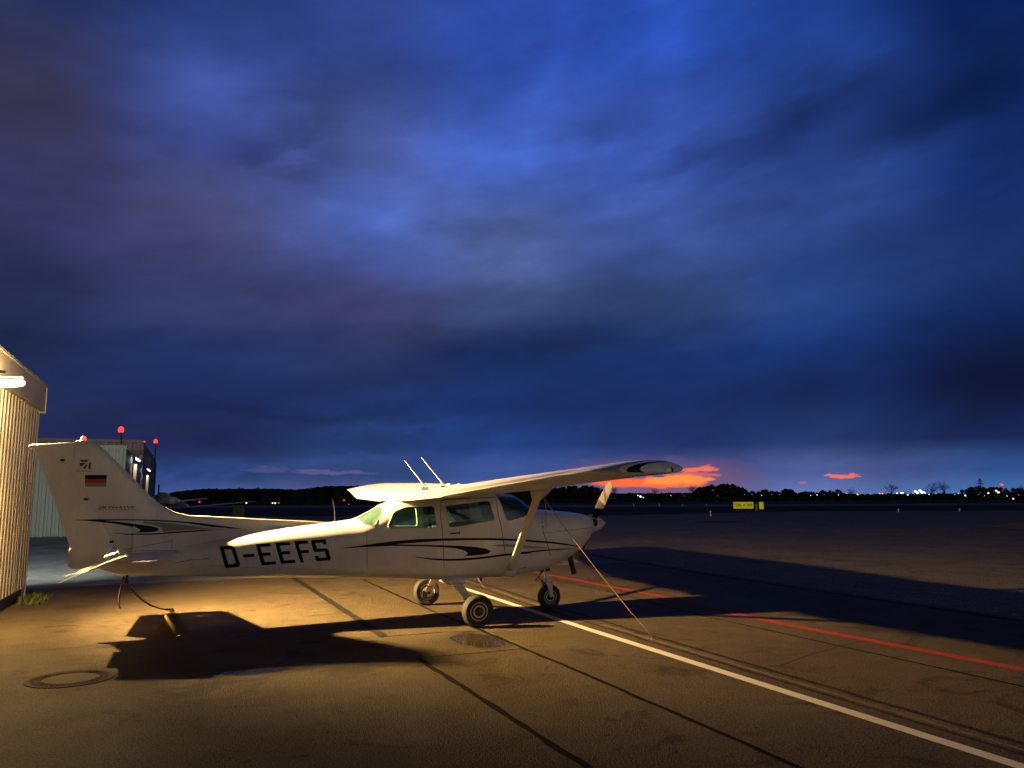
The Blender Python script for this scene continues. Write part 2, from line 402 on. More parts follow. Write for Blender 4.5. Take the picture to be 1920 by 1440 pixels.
# horizontal tail
tails=[]
HT=[(0,-3.80,-4.61),(.12,-3.83,-4.61),(1.45,-4.085,-4.61),(1.6,-4.12,-4.61),(1.68,-4.17,-4.61)]
def hfoil(y,xa,xb,z,t,n=12):
    return [Vector((p.x,y,z+p.y)) for p in lens(xa,xb,0,t,n)]
for s in (-1,1):
    mb=MB(); secs=[]
    for y,sc in ((.0,1),(.3,1),(.7,1),(1.1,1),(1.38,1)):
        a,b=interp(HT,y); secs.append(hfoil(s*y,a,-4.60,1.075,.07))
    for y,sc,b in ((1.385,1,-4.375),(1.60,.95,-4.375),(1.66,.75,-4.378),(1.69,.45,-4.385),(1.70,.1,-4.39)):
        a=interp(HT,min(y,1.68))[0]; secs.append([Vector((p.x,p.y,1.075+(p.z-1.075)*sc)) for p in hfoil(s*y,a,b,1.075,.085)])
    mb.loft(secs); st=mb.build('horizontal_stabilizer',PAINT,plane,smooth=40); tails.append(st)
    # elevator, drooped
    a=R(21); ca,sa=math.cos(a),math.sin(a); H=Vector((-4.615,0,1.072))
    def el(y,x0,x1,t,sc=1):
        out=[]
        for p in hfoil(s*y,x0,x1,0,t):
            u=p.x*ca-p.z*sa*sc*-0; X=H.x+p.x*ca+p.z*sc*-sa; Z=H.z+p.x*sa+p.z*sc*ca; out.append(Vector((X,p.y,Z)))
        return out
    mb=MB(); secs=[]
    for y,x1 in ((.10,-.22),(.18,-.30),(.3,-.385),(1.37,-.345)): secs.append(el(y,.0,x1,.11))
    for y,sc in ((1.392,1),(1.62,.95),(1.69,.8),(1.715,.45),(1.72,.1)): secs.append(el(y,.205,-.335,.09,sc))
    mb.loft(secs); e=mb.build('elevator',PAINT,plane,smooth=40); tails.append(e)
    if s==-1:
        mb=MB(); mb.loft([el(y,-.345,-.42,.16) for y in (.55,.9,1.25)]); tb=mb.build('trim_tab',PAINT,e,smooth=40)
    for y in (1.62,1.3):
        p=H+Vector((-.335*ca,s*y,-.335*sa)); mb=MB(); mb.tube([p,p+Vector((-.17,s*-.01,-.085 if y>1.5 else -.04))],.003,5); mb.build('static_wick',STEEL,e)
mb=MB(); mb.tube([(-4.64,-.13,1.085),(-4.64,.13,1.085)],.016,8); mb.box((-4.70,-.02,1.10),(-4.64,.02,1.14)); mb.build('elevator_hinge',STEEL,plane,smooth=30)
for z in (2.31,1.80,1.24): mb=MB(); mb.box((hx(z)-.03,-.055,z-.015),(hx(z)+.02,-.03,z+.015)); mb.build('rudder_hinge',BLACK,fin)
# beacon
REDG=emit('beacon_red',(1,.07,.02),2.6)
mb=MB(); mb.lathe([(.045,0),(.045,.02),(.03,.024)],(-5.13,0,2.555),n=20); bc=mb.build('beacon_base',PAINT,fin,smooth=40)
mb=MB(); mb.lathe([(.036,0),(.036,.028),(.028,.046),(.012,.055),(.002,.057)],(-5.13,0,2.578),n=20); mb.build('beacon_lamp',REDG,fin,smooth=60)
# ------------------------------------------------------------ decals: thin films laid on the skin
dg=bpy.context.evaluated_depsgraph_get(); dg.update()
def bvh_of(objs):
    vs=[];fs=[]
    for o in objs:
        b=len(vs); me=o.data; M=wmat(o); vs+=[M@v.co for v in me.vertices]; fs+=[tuple(i+b for i in p.vertices) for p in me.polygons]
    return BVHTree.FromPolygons(vs,fs)
fb=len(full.v)
vs_=[Vector(v) for v in full.v]; fs_=list(full.f)
for o in [fin,dors,rud]+tails+wings+[rootc]:
    b=len(vs_); vs_+= [v.co.copy() for v in o.data.vertices]; fs_+=[tuple(i+b for i in p.vertices) for p in o.data.polygons]
SKIN=BVHTree.FromPolygons(vs_,fs_)
def skin(x,y,off=.0025):
    d=ray(x,y).normalized(); h,n,i,dd=SKIN.ray_cast(CAM,d)
    if h is None: return None
    if n.dot(d)>0: n=-n
    return h+n*off
def pip(p,poly):
    c=False;n=len(poly)
    for i in range(n):
        a,b=poly[i],poly[i-1]
        if (a[1]>p[1])!=(b[1]>p[1]) and p[0]<(b[0]-a[0])*(p[1]-a[1])/(b[1]-a[1])+a[0]: c=not c
    return c
def decal(name,polys,mat,parent,step=7.0,mirror=False,off=.0025,smoothit=True):
    if len(polys)>1:
        return [o for p in polys for o in decal(name,[p],mat,parent,step,mirror,off)]
    vs=[];fs=[]
    for poly in polys:
        # poly: list of outlines (first outer, rest holes) in photo-measured coordinates
        outl=poly if isinstance(poly[0][0],(tuple,list)) else [poly]
        pts=[];ed=[]
        for ol in outl:
            q=[]
            for i in range(len(ol)):
                a=Vector(ol[i]);b=Vector(ol[(i+1)%len(ol)]); n=max(1,int((b-a).length/step)); q+=[a+(b-a)*k/n for k in range(n)]
            b0=len(pts); pts+=q; ed+=[(b0+i,b0+(i+1)%len(q)) for i in range(len(q))]
        x0=min(p.x for p in pts);x1=max(p.x for p in pts);y0=min(p.y for p in pts);y1=max(p.y for p in pts)
        yy=y0+step*.5
        while yy<y1:
            xx=x0+step*.5
            while xx<x1:
                if pip((xx,yy),outl[0]): pts.append(Vector((xx,yy)))
                xx+=step
            yy+=step
        V,E,F,_,_,_=delaunay_2d_cdt(pts,ed,[],0,1e-5)
        b=len(vs); H=[skin(v.x,v.y,off) for v in V]; vs+=[h or Vector((0,0,0)) for h in H]
        for f in F:
            if any(H[i] is None for i in f) or max((H[i]-H[j]).length for i in f for j in f)>.35: continue
            c=sum((V[i] for i in f),Vector((0,0)))/len(f)
            if pip(c,outl[0]) and not any(pip(c,h) for h in outl[1:]): fs.append(tuple(i+b for i in f))
    out=[]
    for s in ((1,-1) if mirror else (1,)):
        me=bpy.data.meshes.new(name); me.from_pydata([(v.x,v.y*s,v.z) for v in vs],[],fs); me.update()
        o=link(name,me,mat,parent); out.append(o)
        me.polygons.foreach_set('use_smooth',[True]*len(me.polygons))
    return out
def T(ox,oy,k,pts): return [(ox+x/k,oy+y/k) for x,y in pts]
def c3(p): return T(380,840,4.8,p)
def c4(p): return T(640,820,5.3333,p)
def c5(p): return T(900,820,4.8,p)
def cf(p): return T(60,790,6.26,p)
def c2(p): return T(0,780,3.6,p)
# registration
def quadmap(q,u,v):
    a,b,c,d=[Vector(p) for p in q]; return tuple((a*(1-u)+b*u)*(1-v)+(d*(1-u)+c*u)*v)
GL={'E':[[(0,0),(1,0),(1,.15),(.27,.15),(.27,.42),(.82,.42),(.82,.57),(.27,.57),(.27,.85),(1,.85),(1,1),(0,1)]],
'F':[[(0,0),(1,0),(1,.15),(.27,.15),(.27,.43),(.86,.43),(.86,.58),(.27,.58),(.27,1),(0,1)]],
'D':[[(0,0),(.82,0),(1,.1),(1,.9),(.82,1),(0,1)],[(.26,.16),(.68,.16),(.75,.22),(.75,.78),(.68,.84),(.26,.84)]],
'S':[[(.1,0),(1,0),(1,.24),(.76,.24),(.76,.15),(.27,.15),(.27,.42),(.9,.42),(1,.5),(1,.93),(.9,1),(.08,1),(0,.93),(0,.74),(.25,.74),(.25,.85),(.74,.85),(.74,.57),(.1,.57),(0,.49),(0,.08)]]}
LET=[('D',[(150,885),(282,877),(345,1068),(205,1080)]),('E',[(475,865),(607,857),(665,1047),(530,1057)]),('E',[(650,853),(783,845),(838,1033),(705,1043)]),('F',[(822,840),(943,832),(1000,1021),(880,1031)]),('S',[(972,830),(1105,822),(1158,1010),(1020,1020)])]
polys=[[c3([quadmap(q,u,v) for u,v in ol]) for ol in GL[ch]] for ch,q in LET]
polys.append([c3([(358,958),(462,950),(468,978),(366,986)])])
decal('registration_letter',polys,FBLK,body,step=6,mirror=False)
# swooshes on the cabin side
A=c4([(15,1106),(250,1073),(500,1040),(760,1018),(1000,1010),(1250,1007),(1500,1007),(1750,1016),(1920,1026)])+c5([(420,925),(520,929),(640,938),(760,954),(880,976),(945,988),(880,986),(760,969),(600,951),(420,942)])+c4([(1920,1047),(1750,1036),(1500,1030),(1250,1030),(1000,1036),(760,1052),(540,1069),(800,1076),(1000,1079),(1200,1085),(1350,1097),(1450,1113),(1497,1138),(1470,1162),(1400,1175),(1300,1183),(1222,1187),(1258,1172),(1263,1155),(1230,1131),(1150,1112),(1000,1098),(800,1090),(500,1085),(250,1098),(15,1110)])
Cc=c4([(740,1194),(900,1209),(1050,1214),(1200,1212),(1400,1195),(1600,1170),(1750,1150),(1920,1137)])+c5([(450,1022),(560,1012),(760,1001),(900,1000),(760,1010),(560,1025),(450,1038)])+c4([(1920,1160),(1750,1172),(1600,1190),(1400,1218),(1200,1233),(1050,1235),(900,1225),(740,1200)])
decal('swoosh_stripe',[A,Cc],NAVY,body,mirror=True)
G=c4([(1500,1078),(1650,1068),(1800,1075),(1920,1085)])+c5([(450,978),(640,995),(450,1004)])+c4([(1920,1112),(1700,1096),(1560,1092)])
decal('silver_accent',[G],SILV,body,mirror=True)
# tail swooshes
A=cf([(505,1157),(800,1149),(1050,1149),(1280,1151),(1628,1164)])+[(360,979),(400,984),(430,988),(463,993),(430,990.5),(395,988),(350,981)]+cf([(1628,1180),(1280,1165),(1050,1163),(850,1166),(1050,1183),(1250,1210),(1400,1228),(1478,1252),(1492,1276),(1450,1295),(1380,1304),(1210,1304),(1262,1290),(1270,1270),(1220,1246),(1000,1206),(820,1184),(650,1168),(505,1160)])
Cc=cf([(935,1306),(1100,1318),(1400,1317),(1628,1299)])+[(350,995.5),(380,993.5),(407,994.5),(380,996),(350,998)]+cf([(1628,1316),(1400,1333),(1100,1331)])
decal('swoosh_stripe',[A,Cc],NAVY,fin,mirror=True,step=5)
G=cf([(1300,1176),(1628,1192)])+[(350,985),(395,991),(428,993.5),(380,992.5),(340,994)]+cf([(1600,1290),(1540,1300),(1530,1262),(1480,1232),(1400,1212),(1310,1200)])
decal('silver_accent',[G],SILV,fin,mirror=True,step=5)
decal('flag_black_band',[cf([(622,630),(878,630),(876,676),(622,676)])],FBLK,fin,mirror=True)
decal('flag_red_band',[cf([(622,676),(876,676),(873,721),(622,721)])],FRED,fin,mirror=True)
decal('flag_gold_band',[cf([(622,721),(873,721),(870,767),(622,767)])],FGLD,fin,mirror=True)
decal('tail_emblem_bar',[cf([(563,450),(668,450),(648,476),(574,476)]),cf([(560,488),(640,486),(580,530),(560,526)]),cf([(655,498),(630,560),(600,560),(604,536)]),cf([(690,470),(690,562),(662,562),(666,500)]),],GRIMEM,fin,mirror=True)
def split_link(name,me,mat,parent):
    # every letter becomes a part of its own
    bm=bmesh.new(); bm.from_mesh(me); bmesh.ops.remove_doubles(bm,verts=bm.verts,dist=1e-6); bm.verts.ensure_lookup_table(); seen=set()
    for v in bm.verts:
        if v.index in seen: continue
        st=[v]; grp=[]
        while st:
            q=st.pop()
            if q.index in seen: continue
            seen.add(q.index); grp.append(q); st+=[e_.other_vert(q) for e_ in q.link_edges]
        ids={q.index:i for i,q in enumerate(grp)}; fs={f for q in grp for f in q.link_faces}
        m2=bpy.data.meshes.new(name); m2.from_pydata([tuple(q.co) for q in grp],[],[tuple(ids[w.index] for w in f.verts) for f in fs]); link(name,m2,mat,parent)
    bm.free()
def text_decal(name,s,q,mat,parent,shear=0,width=1.0):
    cu=bpy.data.curves.new('t','FONT'); cu.body=s; cu.resolution_u=3; cu.shear=shear; cu.offset=.012
    o=bpy.data.objects.new('t',cu); col.objects.link(o); d=bpy.context.evaluated_depsgraph_get(); me=bpy.data.meshes.new_from_object(o.evaluated_get(d)); drop(o)
    P=[v.co for v in me.vertices]; x0=min(p.x for p in P);x1=max(p.x for p in P);y0=min(p.y for p in P);y1=max(p.y for p in P)
    for v in me.vertices:
        u,w=quadmap(q,(v.co.x-x0)/(x1-x0),1-(v.co.y-y0)/(y1-y0)); v.co=skin(u,w,.003) or Vector((0,0,0))
    split_link(name,me,mat,parent)
text_decal('model_letter','SKYHAWK',cf([(780,993),(1228,993),(1224,1027),(778,1027)]),GRIMEM,fin,.2)
text_decal('maker_letter','Cessna',cf([(520,572),(688,572),(686,592),(518,592)]),GRIMEM,fin,.3)
decal('lettering_underline',[cf([(778,1035),(1224,1035),(1224,1040),(778,1040)])],GRIMEM,fin)
# wing tip marks
tipR=[w for w in wings if w.name.startswith('wing_tip')][0]
decal('silver_accent',[c5([(1000,307),(1100,284),(1200,262),(1300,240),(1420,219),(1520,208),(1400,232),(1300,254),(1256,272),(1250,292),(1290,316),(1100,314)])],SILV,tipR,step=3,mirror=False)
decal('swoosh_stripe',[c5([(1315,297),(1335,272),(1400,247),(1500,227),(1600,219),(1680,216),(1745,221),(1600,226),(1510,240),(1455,262),(1437,285),(1450,302),(1482,316),(1330,314)])],NAVY,tipR,step=3)
def circ(cx,cy,rx,ry,n=14): return [(cx+rx*math.cos(2*math.pi*k/n),cy+ry*math.sin(2*math.pi*k/n)) for k in range(n)]
decal('navigation_lamp',[c5(circ(1693,295,22,15))],STEEL,tipR,step=2,off=.006)
decal('lamp_cutout',[c5([(1712,268),(1730,275),(1742,292),(1738,310),(1722,316),(1728,292)])],FBLK,tipR,step=2)
# panel lines
def ribbon(pts,w): 
    L=[];Rr=[]
    P=[Vector(p) for p in pts]
    for i,p in enumerate(P):
        d=(P[min(i+1,len(P)-1)]-P[max(i-1,0)]).normalized(); n=Vector((-d.y,d.x))*w*.5; L.append(tuple(p+n)); Rr.append(tuple(p-n))
    return L+Rr[::-1]
W=1.15
lines=[ribbon(c4([(1000,640),(990,780),(1008,900),(1020,1100),(1028,1300),(1035,1370)]),W),ribbon(c4([(1545,620),(1575,800),(1600,900),(1625,1060),(1640,1180)]),W),ribbon(c4([(1000,640),(1030,622),(1540,600)]),W),
 ribbon(c5([(560,720),(558,760),(570,860),(600,940),(632,1060),(625,1210)]),W),ribbon(c5([(560,862),(640,858),(760,840),(880,826),(1000,815)]),.6),
 ribbon(c4([(250,900),(255,1250),(260,1400)]),.45),ribbon(c3([(1480,760),(1485,1165)]),.4),ribbon(c3([(1050,760),(1058,1158)]),.4),ribbon(c3([(635,860),(650,1150)]),.4),ribbon(c3([(60,880),(70,1130)]),.4),ribbon(c3([(60,1060),(650,1085),(1300,1098)]),.35),
 ribbon(c5([(368,1178),(420,1171)]),1.1),ribbon(c3([(0,1000),(60,998)]),1.0),ribbon(c2([(1180,992),(1300,970),(1410,963)]),1.0),
 ribbon(c2([(830,905),(1000,872),(1165,842)]),.8),ribbon(c2([(1160,820),(1160,900)]),.8),ribbon(c2([(850,915),(1000,908),(1200,908),(1230,930)]),.8)]
decal('panel_seam',lines,SEAM,body,step=8,off=.0015)
decal('door_handle',[c4([(1085,955),(1175,948),(1175,938),(1185,938),(1185,972),(1175,972),(1175,962),(1085,972)])],DARKM,body,step=5,off=.012)
for i,(a,b) in enumerate(((0,1),)):
    decal('cowl_fastener',[c5(circ(x,y,4,4,8)) for x,y in [(572,803),(600,790),(640,858),(705,845),(762,836),(825,830),(880,826),(935,820),(968,813),(992,812),(645,1112),(225,800)]],SEAM,body,step=4)
# window frames: slim rounded lip around each opening
for poly in (side_win,door_win):
    for s in (-1,1):
        P=[]
        for p in poly:
            h,n,i,d=SKIN.ray_cast(Vector((p[0],s*1.2,p[1])),Vector((0,-s,0)),1.5)
            P.append(h+n*.001)
        P.append(P[0]); mb=MB(); mb.tube(P,.0075,6); mb.build('window_frame',PAINT,plane,smooth=60)
# posts of the rear window and windshield
def crest(x): return smoothtab(x)[0]
mb=MB(); mb.tube([(x,0,crest(x)-.002) for x in [-1.5+.05*i for i in range(10)]],.014,6); mb.build('rear_window_post',PAINT,plane,smooth=60)
for scr,nm in ((wind_scr[:8],'windshield_frame'),(rear_scr[0:4],'rear_window_frame')):
    for s in (-1,1):
        P=[]
        pp=[Vector(p) for p in scr]; dense=[]
        for a,b in zip(pp,pp[1:]):
            for k in range(4): dense.append(a+(b-a)*k/4)
        dense.append(pp[-1])
        for p in dense:
            h,n,i,d=SKIN.ray_cast(Vector((p[0],s*1.2,p[1])),Vector((0,-s,0)),1.5)
            if h and abs(h.y)<.56 and h.z<1.84: P.append(h)
        if len(P)>1: mb=MB(); mb.tube(P,.007,6); mb.build(nm,PAINT,plane,smooth=60)
# ------------------------------------------------------------ cabin interior
def seat(x,y,w=.46):
    sroot=MB(); sroot.box((x-.2,y-w/2,.95),(x+.28,y+w/2,1.07)); return sroot
for (x,y,w) in ((.05,-.25,.44),(.05,.25,.44),(-.75,0,.94)):
    mb=MB(); mb.box((x-.22,y-w/2,.93),(x+.27,y+w/2,1.06)); so=mb.build('seat',SEAT,plane,bevel=.04)
    m=Matrix.Translation((x-.24,y,1.0))@Matrix.Rotation(R(-10),4,'Y')
    mb=MB(); mb.box((-.05,-w/2,0),(.05,w/2,.52),m=m); mb.build('seat_back',SEAT,so,bevel=.04)
    mb=MB(); mb.box((-.062,-w/2+.05,.05),(-.052,w/2-.05,.49),m=m); mb.build('seat_back_shell',SEATL,so)
    if w<.6: mb=MB(); mb.box((-.04,-.12,.53),(.04,.12,.66),m=m); mb.build('headrest',SEAT,so,bevel=.03)
mb=MB(); mb.box((.98,-.45,.98),(1.12,.45,1.40)); mb.box((.9,-.46,1.395),(1.28,.46,1.425)); mb.build('instrument_panel',BLACK,plane,bevel=.01)
for y in (-.25,.25):
    mb=MB(); mb.tube([(.98,y,1.2),(.80,y,1.22)],.014,8); mb.tube([(.80,y-.13,1.33),(.80,y-.14,1.24),(.80,y-.09,1.20),(.80,y+.09,1.20),(.80,y+.14,1.24),(.80,y+.13,1.33)],.013,8); mb.build('control_yoke',BLACK,plane,smooth=60)
GA=simple('gauge_face',(.35,.4,.4),.4)
for i in range(4):
    for j in range(2): mb=MB(); mb.lathe([(.033,0),(.033,.003)],(.974,-.38+i*.095,1.32-j*.1),axis='x',n=14); mb.build('gauge',GA,plane)
mb=MB(); mb.box((-1.0,-.36,.705),(1.1,.36,.73)); mb.build('cabin_floor',SEAT,plane)
mb=MB(); mb.box((.985,-.30,1.70),(1.0,.12,1.745)); 
# ------------------------------------------------------------ antennas, vents on the roof
for base,tip in (((-.11,-.02,1.99),(-.475,-.02,2.412)),((-.41,.0,1.965),(-.735,.0,2.362))):
    b=Vector(base);t_=Vector(tip); mb=MB(); mb.tube([b,b+(t_-b)*.12,t_],[.015,.011,.008],8); mb.box((b.x-.06,b.y-.02,b.z-.06),(b.x+.05,b.y+.02,b.z-.015)); mb.build('whip_antenna',ANTM,plane,smooth=40)
mb=MB(); mb.tube([(-1.776,0,1.42),(-1.785,0,1.6),(-1.816,0,1.775)],[.009,.006,.004],8); mb.build('tailcone_antenna',DARKM,plane,smooth=40)
for x,y in ((.09,.3),(.34,.55)):
    mb=MB(); mb.lathe([(.055,-.04),(.05,-.012),(.03,.004),(.004,.008)],(x,y,2.01),n=20); mb.build('roof_vent',PAINT,plane,smooth=50)
# ------------------------------------------------------------ landing gear
def wheel(c,r,w,tilt,outer,parent):
    m=Matrix.Rotation(tilt,3,'X')
    root=MB()
    prof=[(r*.55,-w*.36),(r*.72,-w*.47),(r*.88,-w*.46),(r*.965,-w*.33),(r,-w*.14),(r,w*.14),(r*.965,w*.33),(r*.88,w*.46),(r*.72,w*.47),(r*.55,w*.36)]
    # grooves
    prof=prof[:4]+[(r*.995,-w*.22),(r*.985,-w*.20),(r*.985,-w*.18),(r,-w*.16),(r,-w*.02),(r*.985,-w*.01),(r*.985,w*.01),(r,w*.02),(r,w*.16),(r*.985,w*.18),(r*.985,w*.20),(r*.995,w*.22)]+prof[6:]
    root.lathe(prof,c,'y',48,m=m); t=root.build('wheel',RUBBER,parent,smooth=35)
    mb=MB(); hp=[(.57,.30),(.575,.41),(.53,.43),(.50,.33),(.42,.30),(.38,.38),(.30,.40),(.27,.30),(.001,.30)]
    mb.lathe([(r*a,-w*b) for a,b in hp[::-1]]+[(r*a,w*b) for a,b in hp],c,'y',36,m=m)
    mb.build('rim',ALU,t,smooth=35)
    mb=MB(); mb.lathe([(.001,-w*.47),(r*.10,-w*.47),(r*.16,-w*.44),(r*.16,w*.44),(r*.10,w*.47),(.001,w*.47)],c,'y',20,m=m); mb.build('hub_cap',DARKM,t,smooth=35)
    return t
for s in (-1,1):
    P=[Vector((-.065,s*.33,.60)),Vector((-.06,s*.46,.56)),Vector((-.045,s*.62,.485)),Vector((-.02,s*.9,.36)),Vector((-.003,s*1.10,.262)),Vector((0,s*1.16,.235))]
    Wd=[.17,.165,.15,.125,.105,.10]; mb=MB(); secs=[]
    for i,p in enumerate(P):
        d=(P[min(i+1,5)]-P[max(i-1,0)]).normalized(); a=Vector((1,0,0)); n=d.cross(a).normalized(); w=Wd[i]*.5; th=.014
        secs.append([p+a*(w*math.cos(t))+n*(th*math.sin(t)*1.0) for t in [2*math.pi*k/16 for k in range(16)]])
    mb.loft(secs); leg=mb.build('main_gear_leg',PAINT,plane,smooth=60)
    mb=MB(); secs=[]
    for y,a,b in ((.30,.17,.05),(.40,.185,.062),(.47,.17,.058),(.52,.13,.035)):
        secs.append([Vector((-.06+a*math.cos(t),s*y,.60-(y-.3)*.28+b*math.sin(t))) for t in [2*math.pi*k/20 for k in range(20)]])
    mb.loft(secs); mb.build('gear_fairing',PAINT,leg,smooth=60)
    mb=MB(); mb.tube([(0,s*1.12,.222),(0,s*1.27,.222)],.03,12); mb.box((-.10,s*1.165-.02,.13),(-.02,s*1.165+.03,.25)); mb.build('brake_caliper',DARKM,leg,smooth=30)
    mb=MB(); mb.lathe([(.085,-.006),(.085,.006)],(0,s*1.172,.222),'y',30); mb.build('brake_disc',STEEL,leg,smooth=30)
    mb=MB(); mb.tube([(-.04,s*.5,.53),(-.07,s*.8,.40),(-.06,s*1.12,.25)],.006,6); mb.build('brake_line',BLACK,leg)
    mb=MB(); mb.box((-.09,s*.93-.03,.335),(.0,s*.93+.03,.352)); mb.build('step_plate',BLACK,leg)
    wheel((0,s*1.265,.222),.223,.165,R(4)*s*-1,s,plane)
ng=Vector((1.69,0,.19))
wheel(ng,.192,.135,0,-1,plane)
mb=MB(); mb.tube([(1.60,0,.74),(1.625,0,.58)],.036,14); mb.tube([(1.622,0,.62),(1.655,0,.42)],.024,14); ns=mb.build('nose_strut',PAINT,plane,smooth=40)
mb=MB()
mb.lathe([(.05,0),(.055,.02),(.055,.05),(.04,.07)],(1.655,0,.375),n=16); mb.box((1.60,-.10,.405),(1.70,.10,.43))
mb.build('fork_crown',ALU,ns,bevel=.008)
for s in (-1,1):
    mb=MB(); secs=[]
    for t in range(6):
        k=t/5; p=Vector((1.655+.035*k,s*(.095+.0*k),.42-.23*k)); w=.052-.022*k
        secs.append([p+Vector((w*math.cos(a),.008*math.sin(a),0)) for a in [2*math.pi*j/14 for j in range(14)]])
    mb.loft(secs); mb.build('fork_leg',ALU,ns,smooth=60)
mb=MB(); mb.tube([(1.60,0,.60),(1.50,0,.51),(1.59,0,.42)],.012,8); mb.tube([(1.60,.05,.60),(1.47,.03,.45),(1.60,-.05,.41)],.009,8); mb.build('torque_link',DARKM,ns,smooth=40)
mb=MB(); mb.tube([(1.58,-.07,.66),(1.60,-.07,.52)],.015,8); mb.tube([(1.50,-.07,.62),(1.64,-.06,.60)],.012,8); mb.build('shimmy_damper',STEEL,ns,smooth=40)
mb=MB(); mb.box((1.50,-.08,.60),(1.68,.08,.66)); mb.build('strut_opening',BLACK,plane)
# exhaust
mb=MB(); mb.tube([(1.96,-.20,.90),(1.985,-.22,.75),(2.03,-.24,.555)],[.042,.042,.042],20,cap=False); mb.tube([(1.96,-.20,.90),(1.985,-.22,.75),(2.028,-.24,.56)],[.036,.036,.036],20,cap=False); mb.build('exhaust_pipe',BLACK,plane,smooth=60,recalc=False)
mb=MB(); mb.lathe([(.018,0),(.018,.05),(.004,.06)],(.48,-.1,.5),n=10); mb.build('drain_mast',BLACK,plane,smooth=40)
# cowl intakes and front
for s in (-1,1):
    mb=MB(); mb.loft([[Vector((x,s*.215+r*1.25*math.cos(a),1.36+r*.8*math.sin(a))) for a in [2*math.pi*k/20 for k in range(20)]] for x,r in ((2.36,.075),(2.44,.08))]); mb.build('air_intake',BLACK,plane,smooth=30)
# propeller
HUB=Vector((2.50,0,1.336))
mb=MB(); mb.lathe([(.02,.0),(.145,.0),(.15,.02),(.147,.06),(.13,.12),(.10,.19),(.062,.25),(.025,.295),(.006,.31)],(2.455,0,1.336),'x',32); sp=mb.build('spinner',PAINT,plane,smooth=50)
mb=MB(); mb.lathe([(.12,-.06),(.12,.0),(.05,.0)],(2.455,0,1.336),'x',24); mb.build('propeller_hub',DARKM,plane,smooth=30)
bd=Vector((0,-.72,.70)).normalized()
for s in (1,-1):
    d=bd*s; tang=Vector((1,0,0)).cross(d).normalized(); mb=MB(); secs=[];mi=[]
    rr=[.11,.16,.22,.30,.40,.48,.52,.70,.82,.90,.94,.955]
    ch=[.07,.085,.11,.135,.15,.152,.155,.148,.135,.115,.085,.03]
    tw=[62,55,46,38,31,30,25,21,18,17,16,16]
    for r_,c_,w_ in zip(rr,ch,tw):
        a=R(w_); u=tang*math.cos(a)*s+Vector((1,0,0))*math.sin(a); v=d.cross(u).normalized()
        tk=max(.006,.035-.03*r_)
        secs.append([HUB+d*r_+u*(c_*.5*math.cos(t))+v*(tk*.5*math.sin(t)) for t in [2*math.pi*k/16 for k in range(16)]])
    mb.loft(secs[:7],mi=1); mb.loft(secs[6:],mi=0); mb.build('propeller_blade',[simple('blade_grey',(.10,.092,.08),.55,spec=.2) if s==1 else BLACK,BLACK],plane,smooth=50)  # shade put into the colour: inner blade part black, lower blade all black
# tail tie-down ring
mb=MB(); mb.tube([(-4.50,-.02,.80),(-4.50,-.02,.70)],.014,8); mb.build('tie_down_ring',BLACK,plane,smooth=40)
# ------------------------------------------------------------ ropes, tie-down weight
def sag(a,b,s,n=24,r=.007,mat=ROPE,name='tie_down_rope',label='',cat='rope',extra=None,group=None):
    a=Vector(a);b=Vector(b); P=[a.lerp(b,i/n)-Vector((0,0,s*4*(i/n)*(1-i/n))) for i in range(n+1)]
    mb=MB(); mb.tube(P,r,7)
    for e in (extra or []): mb.tube(e,r,7)
    return mb.build(name,mat,None,smooth=60,label=label,cat=cat,group=group)
k0=Vector((.46,-2.53,1.76))
mb=MB()
import itertools
loop=[Vector((.47+.02*math.sin(t),-2.51+.05*math.cos(t*1.0),1.80+.045*math.sin(t))) for t in [i*.5 for i in range(14)]]
sag(k0,(1.681,-3.092,.02),.05,r=.005,mat=ROPEL,label='thin pinkish rope from the near wing strut down to the apron by the nose wheel',extra=[loop,[k0+Vector((0,.0,0)),k0+Vector((.02,0,-.1)),k0+Vector((.02,.0,-.37))]])
sag((.46,2.53,1.76),(1.70,3.05,.02),.02,r=.006,mat=ROPEL,label='thin rope of the far wing, seen under the belly behind the near wheel')
tz=Vector((-4.50,-.02,.71)); cone_top=g(318,1188); 
cx,cy=-3.97,.20
ropeend=Vector((cx+.02,cy,.43))
P=[on(x,y,1,v) for x,y,v in ((232,1082,-.02),(238,1092,0),(250,1109,.04),(265,1124,.08),(282,1135,.13),(300,1141,.17),(312,1143,.19),(320,1143,.2),(322,1140,.2),(325,1145,.2),(321,1148,.2))]
Q=[on(x,y,1,v) for x,y,v in ((232,1080,-.02),(229,1092,-.03),(225,1108,-.04),(223,1126,-.05),(223,1136,-.05),(226,1141,-.05))]
mb=MB(); mb.tube(P,.011,8); mb.tube(Q,.010,8); mb.lathe([(.02,-.02),(.03,0),(.02,.02)],tz,n=10); mb.tube([on(311,1146,1,.2),on(313,1140,1,.2),on(318,1142,1,.2),on(322,1147,1,.2)],.008,6)
mb.build('tail_rope',ROPE,None,smooth=60,label='dark rope hanging from the tail ring and looping down to the yellow cone weight',cat='rope')
